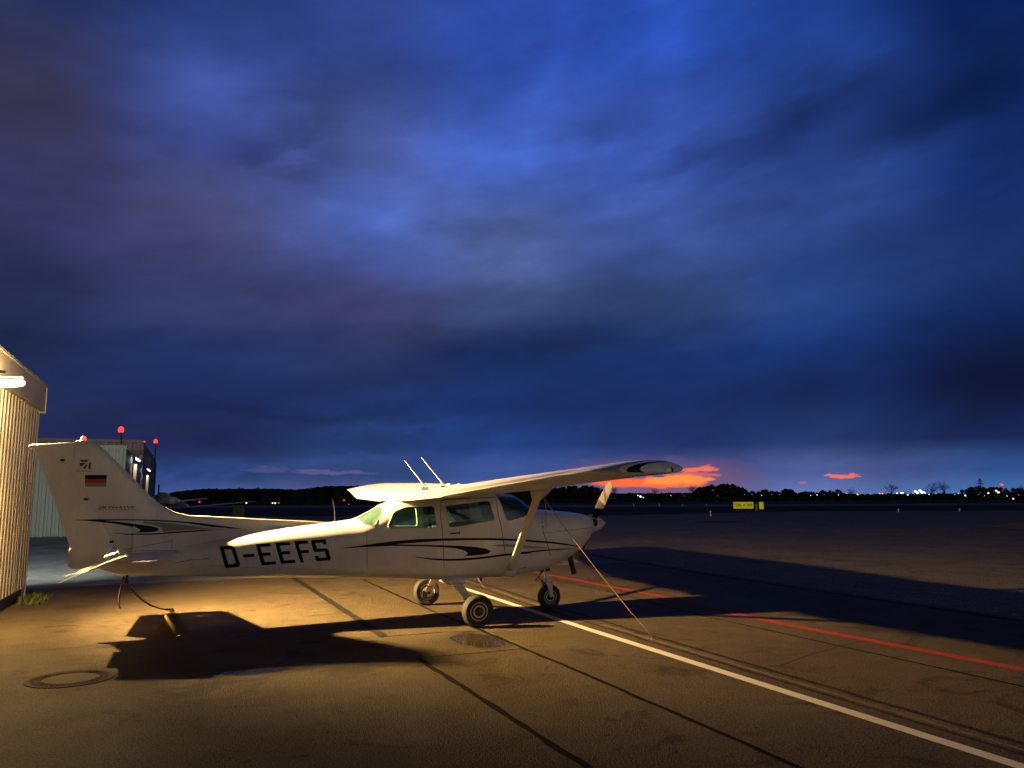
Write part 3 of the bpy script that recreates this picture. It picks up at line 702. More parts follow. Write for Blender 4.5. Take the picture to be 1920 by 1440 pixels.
# yellow weight: leaning truncated cone
b1=g(287,1187);b2=g(350,1187); cw=(b2-b1).length/2; cc=(b1+b2)/2; cc.z=0
tpt=on(322,1150,1,cc.y); 
ax=(Vector((tpt.x,tpt.y,tpt.z))-cc)
root=empty('tie_down_weight',cc,label='small yellow plastic cone weight on the ground under the tail, tied to the tail rope',cat='weight')
mb=MB(); secs=[]
for t,r_ in ((0,cw*.96),(.03,cw),(.08,cw*.98),(.5,cw*.66),(.93,cw*.36),(.98,cw*.33),(1,cw*.26)):
    secs.append([cc+ax*t*Vector((1,1,1)).z+Vector((r_*math.cos(a),r_*math.sin(a),0)) for a in [2*math.pi*k/36 for k in range(36)]])
mb.loft(secs); mb.build('cone_body',YEL,root,smooth=50)
tt=cc+ax
mb=MB(); mb.tube([tt+Vector((.035*math.cos(a),0,.03*math.sin(a)+.005)) for a in [math.pi*k/8 for k in range(9)]],.008,6); mb.build('lifting_eye',DARKM,root,smooth=60)
mb=MB(); mb.tube([(1.681+.03*math.cos(a),-3.092,.004+.03*math.sin(a)) for a in [math.pi*k/8 for k in range(9)]],.007,6); mb.build('ground_anchor',STEEL,None,smooth=60,label='small metal anchor ring in the apron at the foot of the near wing rope',cat='anchor')
# ------------------------------------------------------------ GROUND
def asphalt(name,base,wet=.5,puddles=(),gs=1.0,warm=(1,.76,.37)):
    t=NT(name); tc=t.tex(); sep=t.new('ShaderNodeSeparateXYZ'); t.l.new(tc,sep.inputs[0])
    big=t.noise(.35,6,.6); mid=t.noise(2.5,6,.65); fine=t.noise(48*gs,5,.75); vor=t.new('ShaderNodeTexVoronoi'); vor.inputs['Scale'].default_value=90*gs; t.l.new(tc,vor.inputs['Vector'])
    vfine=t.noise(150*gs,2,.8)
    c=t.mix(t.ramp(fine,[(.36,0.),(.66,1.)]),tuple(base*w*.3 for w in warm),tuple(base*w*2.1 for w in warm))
    c=t.mul(c,t.ramp(vfine,[(.30,(.22,.22,.22)),(.5,(.95,.95,.95)),(.70,(2.9,2.8,2.6))])); c=t.mul(c,t.ramp(big,[(.3,(.72,.70,.68)),(.7,(1.15,1.15,1.15))])); c=t.mul(c,t.ramp(mid,[(.3,(.78,.78,.78)),(.7,(1.12,1.12,1.12))]))
    # dark stains
    st=t.ramp(t.noise(.9,8,.7,dist=1.5),[(.56,(1,1,1)),(.64,(.50,.46,.42))]); c=t.mul(c,st)
    # hairline cracks
    cv=t.new('ShaderNodeTexVoronoi',feature='DISTANCE_TO_EDGE'); cv.inputs['Scale'].default_value=.55
    wv=t.new('ShaderNodeVectorMath',operation='ADD'); nn=t.new('ShaderNodeTexNoise'); nn.inputs['Scale'].default_value=1.5; nn.inputs['Detail'].default_value=6; t.l.new(tc,nn.inputs['Vector']); t.l.new(tc,wv.inputs[0]); t.l.new(nn.outputs['Color'],wv.inputs[1]); t.l.new(wv.outputs[0],cv.inputs['Vector'])
    cr=t.math('MULTIPLY',t.ramp(cv.outputs['Distance'],[(.0,1.),(.006,0.)]),t.ramp(t.noise(.5,3),[(.52,0.),(.6,1.)]))
    c=t.mix(t.math('MULTIPLY',cr,.7),c,(base*.25,base*.22,base*.2))
    h=t.math('ADD',t.math('MULTIPLY',fine,.6),t.math('MULTIPLY',vor.outputs['Distance'],.6))
    pm=None
    for cx,cy,rx,ry,k in puddles:
        dx=t.math('DIVIDE',t.math('SUBTRACT',sep.outputs[0],cx),rx); dy=t.math('DIVIDE',t.math('SUBTRACT',sep.outputs[1],cy),ry)
        r2=t.math('ADD',t.math('MULTIPLY',dx,dx),t.math('MULTIPLY',dy,dy)); 
        v=t.math('SUBTRACT',t.math('ADD',t.math('SUBTRACT',1.,r2),t.math('MULTIPLY',mid,1.1)),.55,clamp=False); v=t.math('MULTIPLY',v,k*2.2,clamp=True)
        pm=v if pm is None else t.math('MAXIMUM',pm,v)
    wetn=t.ramp(t.noise(.6,5,.6,dist=.6),[(.35,0.),(.7,1.)])
    ro=t.math('SUBTRACT',.78,t.math('MULTIPLY',wetn,wet*.35))
    if pm is not None:
        deep=t.ramp(t.math('SUBTRACT',pm,t.math('MULTIPLY',vor.outputs['Distance'],.35)),[(.58,0.),(.78,1.)])
        c=t.mul(c,t.ramp(pm,[(0,(1,1,1)),(1,(.45,.45,.45))]))
        ro=t.mix(deep,ro,.03); 
        bs=t.math('SUBTRACT',1.,t.math('MULTIPLY',deep,.985)); hh=t.math('MULTIPLY',h,bs)
    else: hh=h
    t.set(Base_Color=c,Roughness=ro,Normal=t.bump(hh,1.0,.022/gs))
    t.b.inputs['Specular IOR Level'].default_value=.15
    return t.m
def sheet(name,pts,z,mat,cells=0,**k):
    me=bpy.data.meshes.new(name); me.from_pydata([(p[0],p[1],z) for p in pts],[],[tuple(range(len(pts)))]); me.update()
    if me.polygons[0].normal.z<0: me.flip_normals()
    return link(name,me,mat,None,**k)
def grassmat(name,c):
    t=NT(name); t.set(Base_Color=t.mix(t.noise(.08,8,.7),tuple(v*.5 for v in c),tuple(v*1.5 for v in c)),Roughness=.95,Normal=t.bump(t.noise(6,6,.7),.8,.08)); t.b.inputs['Specular IOR Level'].default_value=.1; return t.m
p2=g(490,1258)
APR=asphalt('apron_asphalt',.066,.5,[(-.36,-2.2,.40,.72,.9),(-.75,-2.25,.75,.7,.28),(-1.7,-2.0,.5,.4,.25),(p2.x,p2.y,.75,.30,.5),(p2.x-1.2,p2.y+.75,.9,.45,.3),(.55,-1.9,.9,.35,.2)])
DARKA=asphalt('wet_dark_asphalt',.15,1.6,gs=.9,warm=(.9,1,1.02))
FARA=asphalt('far_asphalt',.125,.4,gs=.5,warm=(1,.90,.74))
sheet('ground',[(-9000,-9000),(9000,-9000),(9000,9000),(-9000,9000)],-.03,grassmat('field_grass',(.022,.032,.012)),kind='structure')
e=[g(-400,970),g(450,968),g(1160,966),g(1500,958.5),g(2400,956)]
sheet('taxiway',[(-60,-60),(140,-60)]+[(q.x,q.y) for q in e[::-1]],-.008,FARA,kind='structure')
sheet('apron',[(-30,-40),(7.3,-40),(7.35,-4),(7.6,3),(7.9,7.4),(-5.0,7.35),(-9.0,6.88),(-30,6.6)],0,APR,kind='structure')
sheet('side_apron',[(-30,6.6),(-9.0,6.88),(-5.0,7.35),(-1.36,7.36),(-1.36,60),(-30,60)],-.004,DARKA,kind='structure')
# strips of slightly different paving
LINEW=simple('line_white',(.50,.47,.43),.6,var=.2,vs=12,bump=.4,bs=90)
LINER=simple('line_red',(.27,.035,.02),.6,var=.45,vs=16,bump=.4,bs=90)
LINEY=simple('line_cream',(.14,.11,.065),.7,var=.5,vs=5,bump=.4,bs=90)
TAR=simple('tar_seal',(.003,.003,.003),.55,var=.4,vs=8,bump=.5,bs=60)
PATCH=asphalt('tar_band',.014,.6)
def strip(name,pts,w,z,mat,wob=0,brk=0,kind='structure',**k):
    mb=MB(); P=[Vector((p[0],p[1])) for p in pts]; D=[]
    for a,b in zip(P,P[1:]):
        n=max(1,int((b-a).length/.12)) if wob else 1
        D+=[a+(b-a)*i/n for i in range(n)]
    D.append(P[-1]); L=[]
    for i,p in enumerate(D):
        d=(D[min(i+1,len(D)-1)]-D[max(i-1,0)]).normalized(); n=Vector((-d.y,d.x))
        wo=noise.noise((p.x*3,p.y*3,1.3))*wob; ww=w*.5*(1+noise.noise((p.x*5,p.y*5,7))*(wob*22 if wob else 0))
        L.append((p+n*(wo+ww),p+n*(wo-ww),noise.noise((p.x*1.1,p.y*1.1,3))))
    for a,b in zip(L,L[1:]):
        if brk and a[2]<brk: continue
        mb.add([(*a[0],z),(*a[1],z),(*b[1],z),(*b[0],z)],[(0,1,2,3)])
    me=mb.mesh(name,False)
    bm=bmesh.new(); bm.from_mesh(me)
    for f in bm.faces:
        if f.normal.z<0: f.normal_flip()
    bm.to_mesh(me); bm.free()
    return link(name,me,mat,None,kind=kind,**k)
strip('white_line',[(1.42,9),(1.385,3.4),(1.33,0),(1.30,-2),(1.31,-8.5),(1.31,-40)],.125,.004,LINEW,wob=.0015)
strip('cream_line',[(1.98,7.3),(1.86,3.5),(1.72,1),(1.66,-3),(1.64,-9),(1.64,-20)],.035,.004,LINEY,wob=.015,brk=-.25)
strip('pavement_joint',[(1.85,7.3),(1.72,3.5),(1.60,1),(1.56,-3),(1.55,-9),(1.55,-20)],.05,.004,PATCH,wob=.01,brk=-.75)
strip('pavement_joint',[(2.12,7.3),(2.0,3.5),(1.88,1),(1.80,-3),(1.78,-9),(1.78,-20)],.07,.003,PATCH,wob=.02,brk=-.75)
strip('red_line',[(4.05,7.3),(4.07,5.1),(4.12,3),(4.16,.56),(4.0,-1.3),(3.96,-2),(4.0,-3.5),(4.14,-6.1),(4.3,-10),(4.3,-20)],.16,.004,LINER,wob=.008)
strip('pavement_joint',[(-1.46,7.3),(-1.44,6.27),(-1.37,.4),(-1.365,-1.46)],.13,.005,PATCH,wob=.012)
strip('pavement_joint',[(-1.34,-3.0),(-1.33,-4),(-1.30,-7),(-1.3,-30)],.065,.005,TAR,wob=.02)
strip('pavement_joint',[(-1.40,-1.47),(-.55,-1.47),(-.10,-1.6)],.03,.006,TAR,wob=.015)
strip('pavement_joint',[(-1.34,-3.0),(-.9,-3.0),(-.05,-2.98)],.025,.006,TAR,wob=.012)
strip('pavement_joint',[(-.05,7.3),(-.10,5),(-.11,.3),(-.055,-1.4),(-.02,-4.4),(-.02,-30)],.05,.005,TAR,wob=.018)
strip('pavement_joint',[(3.85,7.3),(3.72,4.3),(3.65,.8),(3.42,-1.7),(3.43,-6.6),(3.45,-20)],.035,.005,TAR,wob=.012)
strip('pavement_joint',[(-6.3,1.0),(-1.5,1.25),(1.2,1.4)],.014,.005,TAR,wob=.02,brk=.05)
strip('pavement_joint',[(1.9,3.1),(3.6,3.3),(7.0,3.4)],.02,.005,TAR,wob=.03,brk=-.2)
strip('pavement_joint',[(7.45,-20),(7.12,-4),(7.3,3),(8.0,10.5),(8.6,20),(9.5,40)],.10,.004,TAR,wob=.01)
strip('pavement_joint',[(7.75,-20),(7.42,-4),(7.6,3),(8.3,10.5),(8.9,20)],.03,.004,LINEY,wob=.01)
strip('pavement_joint',[(-9,6.88),(-5.0,7.35),(-1.4,7.36)],.05,.007,TAR,wob=.01)
strip('pavement_joint',[(2.0,-5.0),(3.4,-4.4),(3.9,-4.3)],.01,.005,TAR,wob=.03)
def gl_(a): q=g(*a); return (q.x,q.y)
FLINE=simple('faint_line',(.22,.20,.17),.8)
strip('taxi_line',[gl_(p) for p in [(1316,985),(1500,993),(1700,1004),(1920,1017),(2300,1040)]],.16,-.003,FLINE)
strip('taxi_line',[gl_(p) for p in [(1260,978),(1440,979),(1600,983),(1855,990),(2100,997)]],.22,-.003,FLINE)
strip('taxi_line',[gl_(p) for p in [(900,978),(1130,972),(1260,974)]],.22,-.003,FLINE)
strip('red_marking',[gl_(p) for p in [(1315,977),(1400,979.5)]],1.6,-.001,simple('faint_red',(.12,.03,.03),.8))
for a,b in (((1385,981),(1405,981)),((1412,980.4),(1436,980.6))): strip('white_marking',[gl_(a),gl_(b)],.7,.001,FLINE)
sheet('grass_island',[gl_(p) for p in [(1855,988),(1880,983),(1920,980),(2200,975),(2300,990),(1960,996),(1900,993)]],.02,grassmat('island_grass',(.22,.19,.09)),kind='structure')
sheet('runway',[gl_(p) for p in [(-900,953),(600,951.5),(1160,950.5),(2600,943),(2600,941),(1160,946.5),(600,948),(-900,950)]],-.015,FARA,kind='structure')
# ------------------------------------------------------------ manhole
mc=Vector((-4.82,-2.52,0)); root=empty('manhole_cover',mc,label='round cast iron manhole cover with a concrete centre set in the apron',cat='manhole cover')
IRON=simple('cast_iron',(.034,.026,.015),.55,metal=.3,bump=.5,bs=80); CONC=simple('manhole_concrete',(.07,.058,.045),.8,bump=.6,bs=120)
mb=MB(); n=64
for r0,r1,z0,z1 in ((.36,.405,.003,.008),(.30,.355,.003,.004)):
    mb.loft([[mc+Vector((r*math.cos(2*math.pi*k/n),r*math.sin(2*math.pi*k/n),z)) for k in range(n)] for r,z in ((r0,.001),(r0,z1),(r1,z1),(r1,.001))],cap=False)
mb.build('frame_ring',IRON,root)
mb=MB()
for ring,(r0,r1,cnt) in enumerate(((.315,.345,44),(.265,.295,36))):
    for k in range(cnt):
        a0=2*math.pi*(k+.15)/cnt; a1=2*math.pi*(k+.85)/cnt
        mb.loft([[mc+Vector((r*math.cos(a),r*math.sin(a),z)) for r,a in ((r0,a0),(r1,a0),(r1,a1),(r0,a1))] for z in (.0045,.010)])
mb.build('cover_ribs',IRON,root)
mb=MB(); mb.lathe([(.25,.001),(.25,.008),(.2,.010),(.001,.011)],mc,n=40); mb.build('cover_center',CONC,root,smooth=40)
# ------------------------------------------------------------ NEAR HANGAR
hang=empty('near_hangar',(-6.513,5.45,0),label='beige corrugated metal hangar at the left edge with a floodlight under its roof edge',cat='hangar')
t=NT('corrugated_cladding'); t.set(Base_Color=t.mul(t.ramp(t.noise(1.3,6,.6),[(.3,(.34,.30,.21)),(.7,(.45,.40,.28))]),t.ramp(t.noise(9,5,.7),[(.3,(.9,.9,.9)),(.7,(1,1,1))])),Roughness=.45,Metallic=.1); CLAD=t.m
def corrug(x,y0,y1,z0,z1,pitch=.20,dep=.05,axis='y',thick=.0):
    mb=MB(); P=[]; y=y1
    while y>y0:
        for f,d in ((0,0),(.36,0),(.44,dep),(.92,dep)):
            P.append((d,y-f*pitch))
        y-=pitch
    P=P; V0=[];V1=[]
    for d,yy in P:
        V0.append(Vector((x+d,yy,z0)) if axis=='y' else Vector((yy,x-d,z0))); V1.append(Vector((x+d,yy,z1)) if axis=='y' else Vector((yy,x-d,z1)))
    mb.loft([V0,V1],cap=False,closed=False); return mb
corrug(-6.565,-16,5.40,.215,3.56,pitch=.25,dep=.07).build('wall_cladding',CLAD,hang)
mb=MB(); mb.box((-14,-16,.0),(-6.56,5.38,.22)); mb.box((-6.62,-16,0),(-6.55,5.40,.2)); mb.build('plinth',simple('plinth_dark',(.03,.027,.022),.9,bump=.5,bs=30),hang)
mb=MB(); mb.box((-14,-16,.22),(-6.56,5.38,3.9)); mb.build('inner_wall',simple('end_wall',(.25,.25,.23),.7),hang)
mb=MB(); mb.box((-6.60,5.385,.02),(-6.495,5.47,3.53)); mb.build('corner_trim',simple('trim_cream',(.55,.52,.45),.5),hang,bevel=.004)
FASC=simple('fascia_metal',(.36,.33,.28),.5)
mb=MB(); mb.box((-6.60,-16,3.50),(-6.42,5.50,3.96)); mb.build('fascia',FASC,hang,bevel=.006)
mb=MB(); mb.box((-14,-16,3.962),(-6.40,5.53,4.01)); mb.box((-6.62,5.502,3.46),(-6.40,5.53,3.96)); mb.build('roof_edge',simple('roof_grey',(.4,.38,.33),.5),hang,bevel=.004)
mb=MB(); 
for z in (2.1,): mb.box((-6.507,5.15,z),(-6.49,5.17,z+.02))
mb.build('wall_fixing',DARKM,hang)
for y in (-.95,2.05,4.3): mb=MB(); mb.box((-6.494,y-.012,.23),(-6.488,y+.012,3.49)); mb.build('sheet_joint',FASC,hang)
# flood light
LP=Vector((-6.22,.92,3.33))
lamp=empty('wall_floodlight',(-6.4,.92,3.45),label='lit white floodlight mounted under the roof edge of the near hangar',cat='lamp',)
mb=MB(); mb.box((-6.43,.88,3.56),(-6.26,.96,3.60)); mb.build('bracket',DARKM,lamp)
mb=MB(); mb.box((-6.42,.84,3.505),(-6.03,1.00,3.53)); mb.build('lamp_housing',FASC,lamp,bevel=.008)
mb=MB(); mb.tube([(-6.41,.92,3.40),(-6.37,.92,3.405),(-6.08,.92,3.43),(-6.03,.92,3.435),(-6.01,.92,3.436)],[.03,.052,.05,.04,.02],16); mb.build('lamp_lens',emit('flood_lens',(1,.82,.46),14),lamp,smooth=50)
ld=bpy.data.lights.new('flood_spill','POINT'); ld.energy=290; ld.color=(1,.68,.30); ld.shadow_soft_size=.05
lo=bpy.data.objects.new('flood_spill',ld); col.objects.link(lo); lo.location=LP
ld=bpy.data.lights.new('flood_light','SPOT'); ld.energy=24000; ld.color=(1,.63,.25); ld.shadow_soft_size=.05; ld.spot_size=R(141); ld.spot_blend=1
lo=bpy.data.objects.new('flood_light',ld); col.objects.link(lo); lo.location=LP; lo.rotation_euler=Vector((.97,.10,-.15)).to_track_quat('-Z','Y').to_euler()

ld=bpy.data.lights.new('flood_down','SPOT'); ld.energy=1700; ld.color=(1,.63,.25); ld.shadow_soft_size=.05; ld.spot_size=R(150); ld.spot_blend=1
lo=bpy.data.objects.new('flood_down',ld); col.objects.link(lo); lo.location=LP+Vector((0,.0,-.06)); lo.rotation_euler=Vector((.25,-.05,-1)).to_track_quat('-Z','Y').to_euler()
# weeds by the corner
t=NT('weed_leaf'); t.set(Base_Color=t.mix(t.noise(20,3),(.03,.045,.008),(.09,.11,.02)),Roughness=.8); WEED=t.m
mb=MB(); rr=random.Random(3)
for i in range(420):
    a=rr.uniform(0,6.28); r_=abs(rr.gauss(0,.22)); bx=-6.36+.13*rr.gauss(0,1)+.05; by=4.85+r_*math.cos(a)*1.6
    if bx<-6.5: bx=-6.45
    h=rr.uniform(.03,.16)*(1.2-min(1,r_)); d=Vector((rr.gauss(0,.5),rr.gauss(0,.5),1)).normalized(); w=Vector((math.cos(a),math.sin(a),0))*rr.uniform(.006,.02)
    b=Vector((bx,by,0)); mb.add([b-w*.5,b+w*.5,b+d*h*.6+w*.9,b+d*h+w*.1,b+d*h*.6-w*.9],[(0,1,2,3,4)])
mb.build('weeds',WEED,None,recalc=False,label='tuft of small green weeds at the foot of the near hangar corner',cat='weeds',kind='stuff')
# ------------------------------------------------------------ FAR HANGARS
GREENC=simple('pale_green_cladding',(.26,.30,.26),.55); GREYC=simple('grey_cladding',(.30,.27,.26),.6); DSIDE=simple('side_cladding_blue',(.10,.11,.14),.6)
fh=empty('far_hangar',(-6.81,34.2,0),label='pale green corrugated hangar behind the airplane fin, in front of a taller grey one',cat='hangar')
mb=MB(); mb.box((-24,34.3,0),(-6.83,60,4.55)); mb.build('hangar_walls',DSIDE,fh)
corrug(34.26,-24,-6.81,.05,4.5,pitch=.34,dep=.05,axis='x').build('front_cladding',GREENC,fh)
mb=MB(); mb.box((-24,34.18,4.5),(-6.78,34.31,4.68)); mb.build('roof_trim',GREENC,fh)
mb=MB()
for x in (-12.6,-9.6): mb.box((x,34.10,0),(x+.12,34.2,4.5))
mb.build('door_posts',simple('post_grey',(.22,.26,.25),.6),fh)
f2=empty('tall_hangar',(-6.63,48,0),label='taller dark grey hangar behind the pale green one, with red lights above its roof',cat='hangar')
mb=MB(); mb.box((-30,61,0),(-6.64,76,5.55)); mb.build('hangar_walls',DSIDE,f2)
q=on(270,828,1,60.5); 
mb=MB(); mb.box((-34,60.6,0),(q.x-.02,92,q.z-.05)); mb.build('hangar_block',DSIDE,f2)
corrug(60.55,-34,q.x,4.0,q.z-.1,pitch=.6,dep=.1,axis='x').build('front_cladding',GREYC,f2)
mb=MB(); mb.box((-34,60.35,q.z-.1),(q.x+.05,60.60,q.z+.12)); mb.build('roof_trim',GREYC,f2)
REDL=emit('obstruction_red',(1,.035,.02),3.0)
def redlamp(px_,py_,bx,by,dist,lab,r=.16):
    p=at(px_,py_,dist); b=at(bx,by,dist); rt_=empty('obstruction_light',(b.x,b.y,b.z),label=lab,cat='warning light')
    mb=MB(); mb.tube([b,p-Vector((0,0,r))],.05,8); mb.build('pole',DARKM,rt_,smooth=40)
    mb=MB(); mb.lathe([(r*.9,-r),(r,-.3*r),(r*.8,.6*r),(r*.3,r),(.01,r*1.05)],p,n=16); mb.build('lamp_globe',REDL,rt_,smooth=60)
    return p
P1=redlamp(227,805,228,832,71.0,'larger red warning light on a pole above the hangar roofs',.22)
redlamp(292,827,288,930,78.0,'smaller red warning light on a thin mast right of the tall hangar',.17)
redlamp(271,828,271,829,70,'tiny red light on the roof corner of the tall hangar',.05)
WHL=emit('cool_lamp',(1,.93,.78),18.0)
for (x,y,yb,d,lab,s) in ((262,858,905,52.,'white floodlight on the side wall of the far hangar, nearer of two',.20),(281,879,920,64.,'white floodlight on the side wall of the far hangar, farther of two',.15)):
    p=at(x,y,d); rt_=empty('hangar_side_lamp',p,label=lab,cat='lamp'); m=Matrix.Translation(p)@Matrix.Rotation(R(35),4,'Y')
    mb=MB(); mb.loft([[m@Vector((r_*math.cos(a),r_*math.sin(a),z)) for a in [2*math.pi*k/16 for k in range(16)]] for z,r_ in ((s*.8,s*.2),(0,s*.5),(-s*.6,s))]); mb.build('lamp_shade',simple('shade_white',(.5,.5,.5),.5) if 'shade_white' not in MATS else MATS['shade_white'],rt_,smooth=50)
    mb=MB(); mb.loft([[m@Vector((r_*math.cos(a),r_*math.sin(a),z)) for a in [2*math.pi*k/16 for k in range(16)]] for z,r_ in ((-s*.62,s*.9),(-s*1.0,s*.6))]); mb.build('lamp_glass',WHL,rt_,smooth=50)
    b=at(x-10 if x<270 else x-6,yb,d); tp=at(x-10 if x<270 else x-6,y+12,d)
    mb=MB(); mb.box((b.x-.08,b.y-.1,0),(b.x+.08,b.y+.1,tp.z)); mb.build('lit_pillar',simple('pillar_cream',(.6,.52,.38),.6) if 'pillar_cream' not in MATS else MATS['pillar_cream'],rt_)
    l=bpy.data.lights.new('side_lamp_light','SPOT'); l.energy=60; l.color=(1,.85,.6); l.spot_size=R(130); l.shadow_soft_size=.1
    q=bpy.data.objects.new('side_lamp_light',l); col.objects.link(q); q.location=p+Vector((.15,-.5,-.2)); q.rotation_euler=(R(25),0,0)
al=empty('added_alley_lamp',(-8.6,5.5,3.3),label='added unseen floodlight on the end wall of the near hangar, brightening the yard before the far hangars',cat='lamp')  # added floodlight, out of view, brightens the far hangar front and yard
mb=MB(); mb.box((-8.75,5.40,3.2),(-8.45,5.60,3.35)); mb.build('lamp_housing',DARKM,al,bevel=.01)
mb=MB(); mb.box((-8.73,5.60,3.21),(-8.47,5.62,3.34)); mb.build('lamp_lens',WHL,al)
l=bpy.data.lights.new('added_alley_light','SPOT'); l.energy=6500; l.color=(1,1,.84); l.spot_size=R(100); l.spot_blend=1.0; l.shadow_soft_size=.1
q=bpy.data.objects.new('added_alley_light',l); col.objects.link(q); q.location=(-8.6,5.8,3.25); q.rotation_euler=Vector((.04,1,-.26)).to_track_quat('-Z','Y').to_euler()
# ------------------------------------------------------------ two low-wing planes beyond the hangars
def lowwing(cx,cy,z0,head,name,lab,SP):
    rt_=empty(name,(cx,cy,0),label=lab,cat='airplane',group='small airplanes parked beyond the fin')
    M=Matrix.Translation((cx,cy,z0))@Matrix.Rotation(head,4,'Z')
    LW=MATS.get('distant_white') or simple('distant_white',(.50,.55,.60),.5)
    mb=MB(); secs=[]
    for x,r_,z in ((-3.6,.05,.35),(-2.5,.13,.3),(-1,.28,.15),(.2,.38,.1),(1.2,.34,.05),(2.0,.26,.05),(2.4,.12,.05)):
        secs.append([M@Vector((x,r_*math.cos(a),z+r_*1.05*math.sin(a))) for a in [2*math.pi*k/16 for k in range(16)]])
    mb.loft(secs); mb.build('fuselage',LW,rt_,smooth=50)
    for s in (-1,1):
        mb=MB(); secs=[]
        for y,le,te,z in ((.2,.75,-.5,-.15),(SP,.35,-.25,.05*SP),(SP+.15,.2,-.2,.055*SP)):
            secs.append([M@Vector((te+(le-te)*(1-u),s*y,z+(le-te)*v)) for u,v in foil(10)])
        mb.loft(secs); mb.build('wing',LW,rt_,smooth=40)
    mb=MB(); secs=[]
    for x,r_ in ((-1.0,.05),(-.7,.25),(0,.44),(.6,.38),(1.1,.06)): secs.append([M@Vector((x,r_*math.cos(a),.32+r_*1.1*math.sin(a))) for a in [2*math.pi*k/16 for k in range(16)]])
    mb.loft(secs); mb.build('canopy',simple('canopy_blue',(.22,.28,.36),.15,coat=.5) if 'canopy_blue' not in MATS else MATS['canopy_blue'],rt_,smooth=50)
    mb=MB(); mb.loft([[M@Vector((x0+(x1-x0)*u,s_,z)) for u,s_ in ((0,0),(.3,.05),(1,0),(.3,-.05))] for z,x0,x1 in ((.3,-2.6,-3.6),(.62,-3.2,-3.7))]); mb.build('tail_fin',LW,rt_)
    mb=MB(); mb.loft([[M@Vector((x0,y,.4+d)) for x0,d in ((-2.9,0),(-3.2,.03),(-3.6,0),(-3.2,-.03))] for y in (-1.4,1.4)]); mb.build('tailplane',LW,rt_)
    mb=MB()
    for x,y in ((1.6,0),(-.1,1.2),(-.1,-1.2)):
        mb.tube([M@Vector((x,y,-.1)),M@Vector((x,y,-z0+.2))],.04,6); c=M@Vector((x,y,-z0+.2)); mb.lathe([(.12,-.05),(.2,-.05),(.2,.05),(.12,.05)],c,'y',16)
    mb.build('landing_gear',RUBBER,rt_,smooth=40)
def wing_to_right(a):
    w=rt*math.cos(a)+Vector((fw.x,fw.y,0)).normalized()*math.sin(a); return math.atan2(-w.x,w.y)
q=at(334,952,100); lowwing(q.x,q.y,q.z+.15,wing_to_right(R(48)),'distant_airplane','small low-wing airplane whose long thin wing reaches right, past the fin base',9.6)
q=at(303,942,76); lowwing(q.x,q.y,q.z+.1,wing_to_right(R(58)),'distant_airplane','low-wing airplane half hidden by the fin, beside the thin dark mast',4.4)
q=at(298,950,60); mb=MB(); mb.tube([(q.x,q.y,0),at(298,908,60)],[.10,.05],8); mb.tube([at(295,925,60),at(301,925,60)],.04,6); mb.build('thin_mast',DARKM,None,smooth=40,label='thin dark mast standing beside the half hidden low-wing airplane',cat='mast')
# ------------------------------------------------------------ airfield signs and markers
d=Vector((72,81,0))-Vector((CAM.x,CAM.y,0)); D0=105.
sa=at(1375,941,D0); sb=at(1413,955,D0)
def signbox(x0,y0,x1,y1,name,lab,text=None,par=None):
    a=at(x0,y1,D0); b=at(x1,y1,D0); t_=at(x0,y0,D0)
    u=(Vector((b.x,b.y,0))-Vector((a.x,a.y,0))); w=u.length; u.normalize(); n=Vector((u.y,-u.x,0)); h=t_.z-a.z; a=Vector((a.x,a.y,max(a.z,.12)))
    rt_=empty(name,(a.x,a.y,0),label=lab,cat='sign')
    def P(x,y,z): return a+u*x+Vector((0,0,z))-n*y
    def bx(x0,x1,y0,y1,z0,z1,mb): mb.add([P(x0,y0,z0),P(x1,y0,z0),P(x1,y1,z0),P(x0,y1,z0),P(x0,y0,z1),P(x1,y0,z1),P(x1,y1,z1),P(x0,y1,z1)],[(0,3,2,1),(4,5,6,7),(0,1,5,4),(1,2,6,5),(2,3,7,6),(3,0,4,7)])
    mb=MB(); bx(0,w,0,.25,0,h,mb); mb.build('sign_case',DARKM,rt_)
    mb=MB(); bx(.03,w-.03,-.02,-.003,.03,h-.03,mb); mb.build('lit_face',MATS.get('sign_yellow') or emit('sign_yellow',lin((170,158,12)),.7),rt_)
    mb=MB()
    for x in (.15*w,.85*w): bx(x-.03,x+.03,.08,.14,-a.z,0,mb)
    mb.build('sign_legs',DARKM,rt_)
    if text:
        for s,xa,xb,za,zb in text:
            if s=='|': mb=MB(); bx(xa*w,xb*w,-.03,-.024,za*h,zb*h,mb); mb.build('sign_divider',FBLK,rt_); continue
            if s=='>':
                mb=MB(); A=lambda x,z: P(x*w,-.026,z*h)
                mb.add([A(xa,.47),A(xa+.05,.47),A(xa+.05,.36),A(xb,.52),A(xa+.05,.68),A(xa+.05,.57),A(xa,.57)],[tuple(range(7))]); mb.build('sign_arrow',FBLK,rt_,recalc=False); continue
            cu=bpy.data.curves.new('t','FONT'); cu.body=s; cu.resolution_u=2; cu.offset=.01; o=bpy.data.objects.new('t',cu); col.objects.link(o); dgg=bpy.context.evaluated_depsgraph_get(); me=bpy.data.meshes.new_from_object(o.evaluated_get(dgg)); drop(o)
            X=[v.co.x for v in me.vertices];Y=[v.co.y for v in me.vertices]
            for v in me.vertices:
                uu=(v.co.x-min(X))/(max(X)-min(X)); vv=(v.co.y-min(Y))/(max(Y)-min(Y)); v.co=P((xa+(xb-xa)*uu)*w,-.026,(za+(zb-za)*vv)*h)
            split_link('sign_letter',me,FBLK,rt_)
signbox(1375,941,1413.5,954,'airfield_sign','wide yellow airfield sign lettered TORA and 909 at the edge of the grass',[('TORA',.06,.42,.28,.76),('>',.47,.58,0,1),('|',.625,.64,.05,.95),('909',.69,.94,.28,.76)])
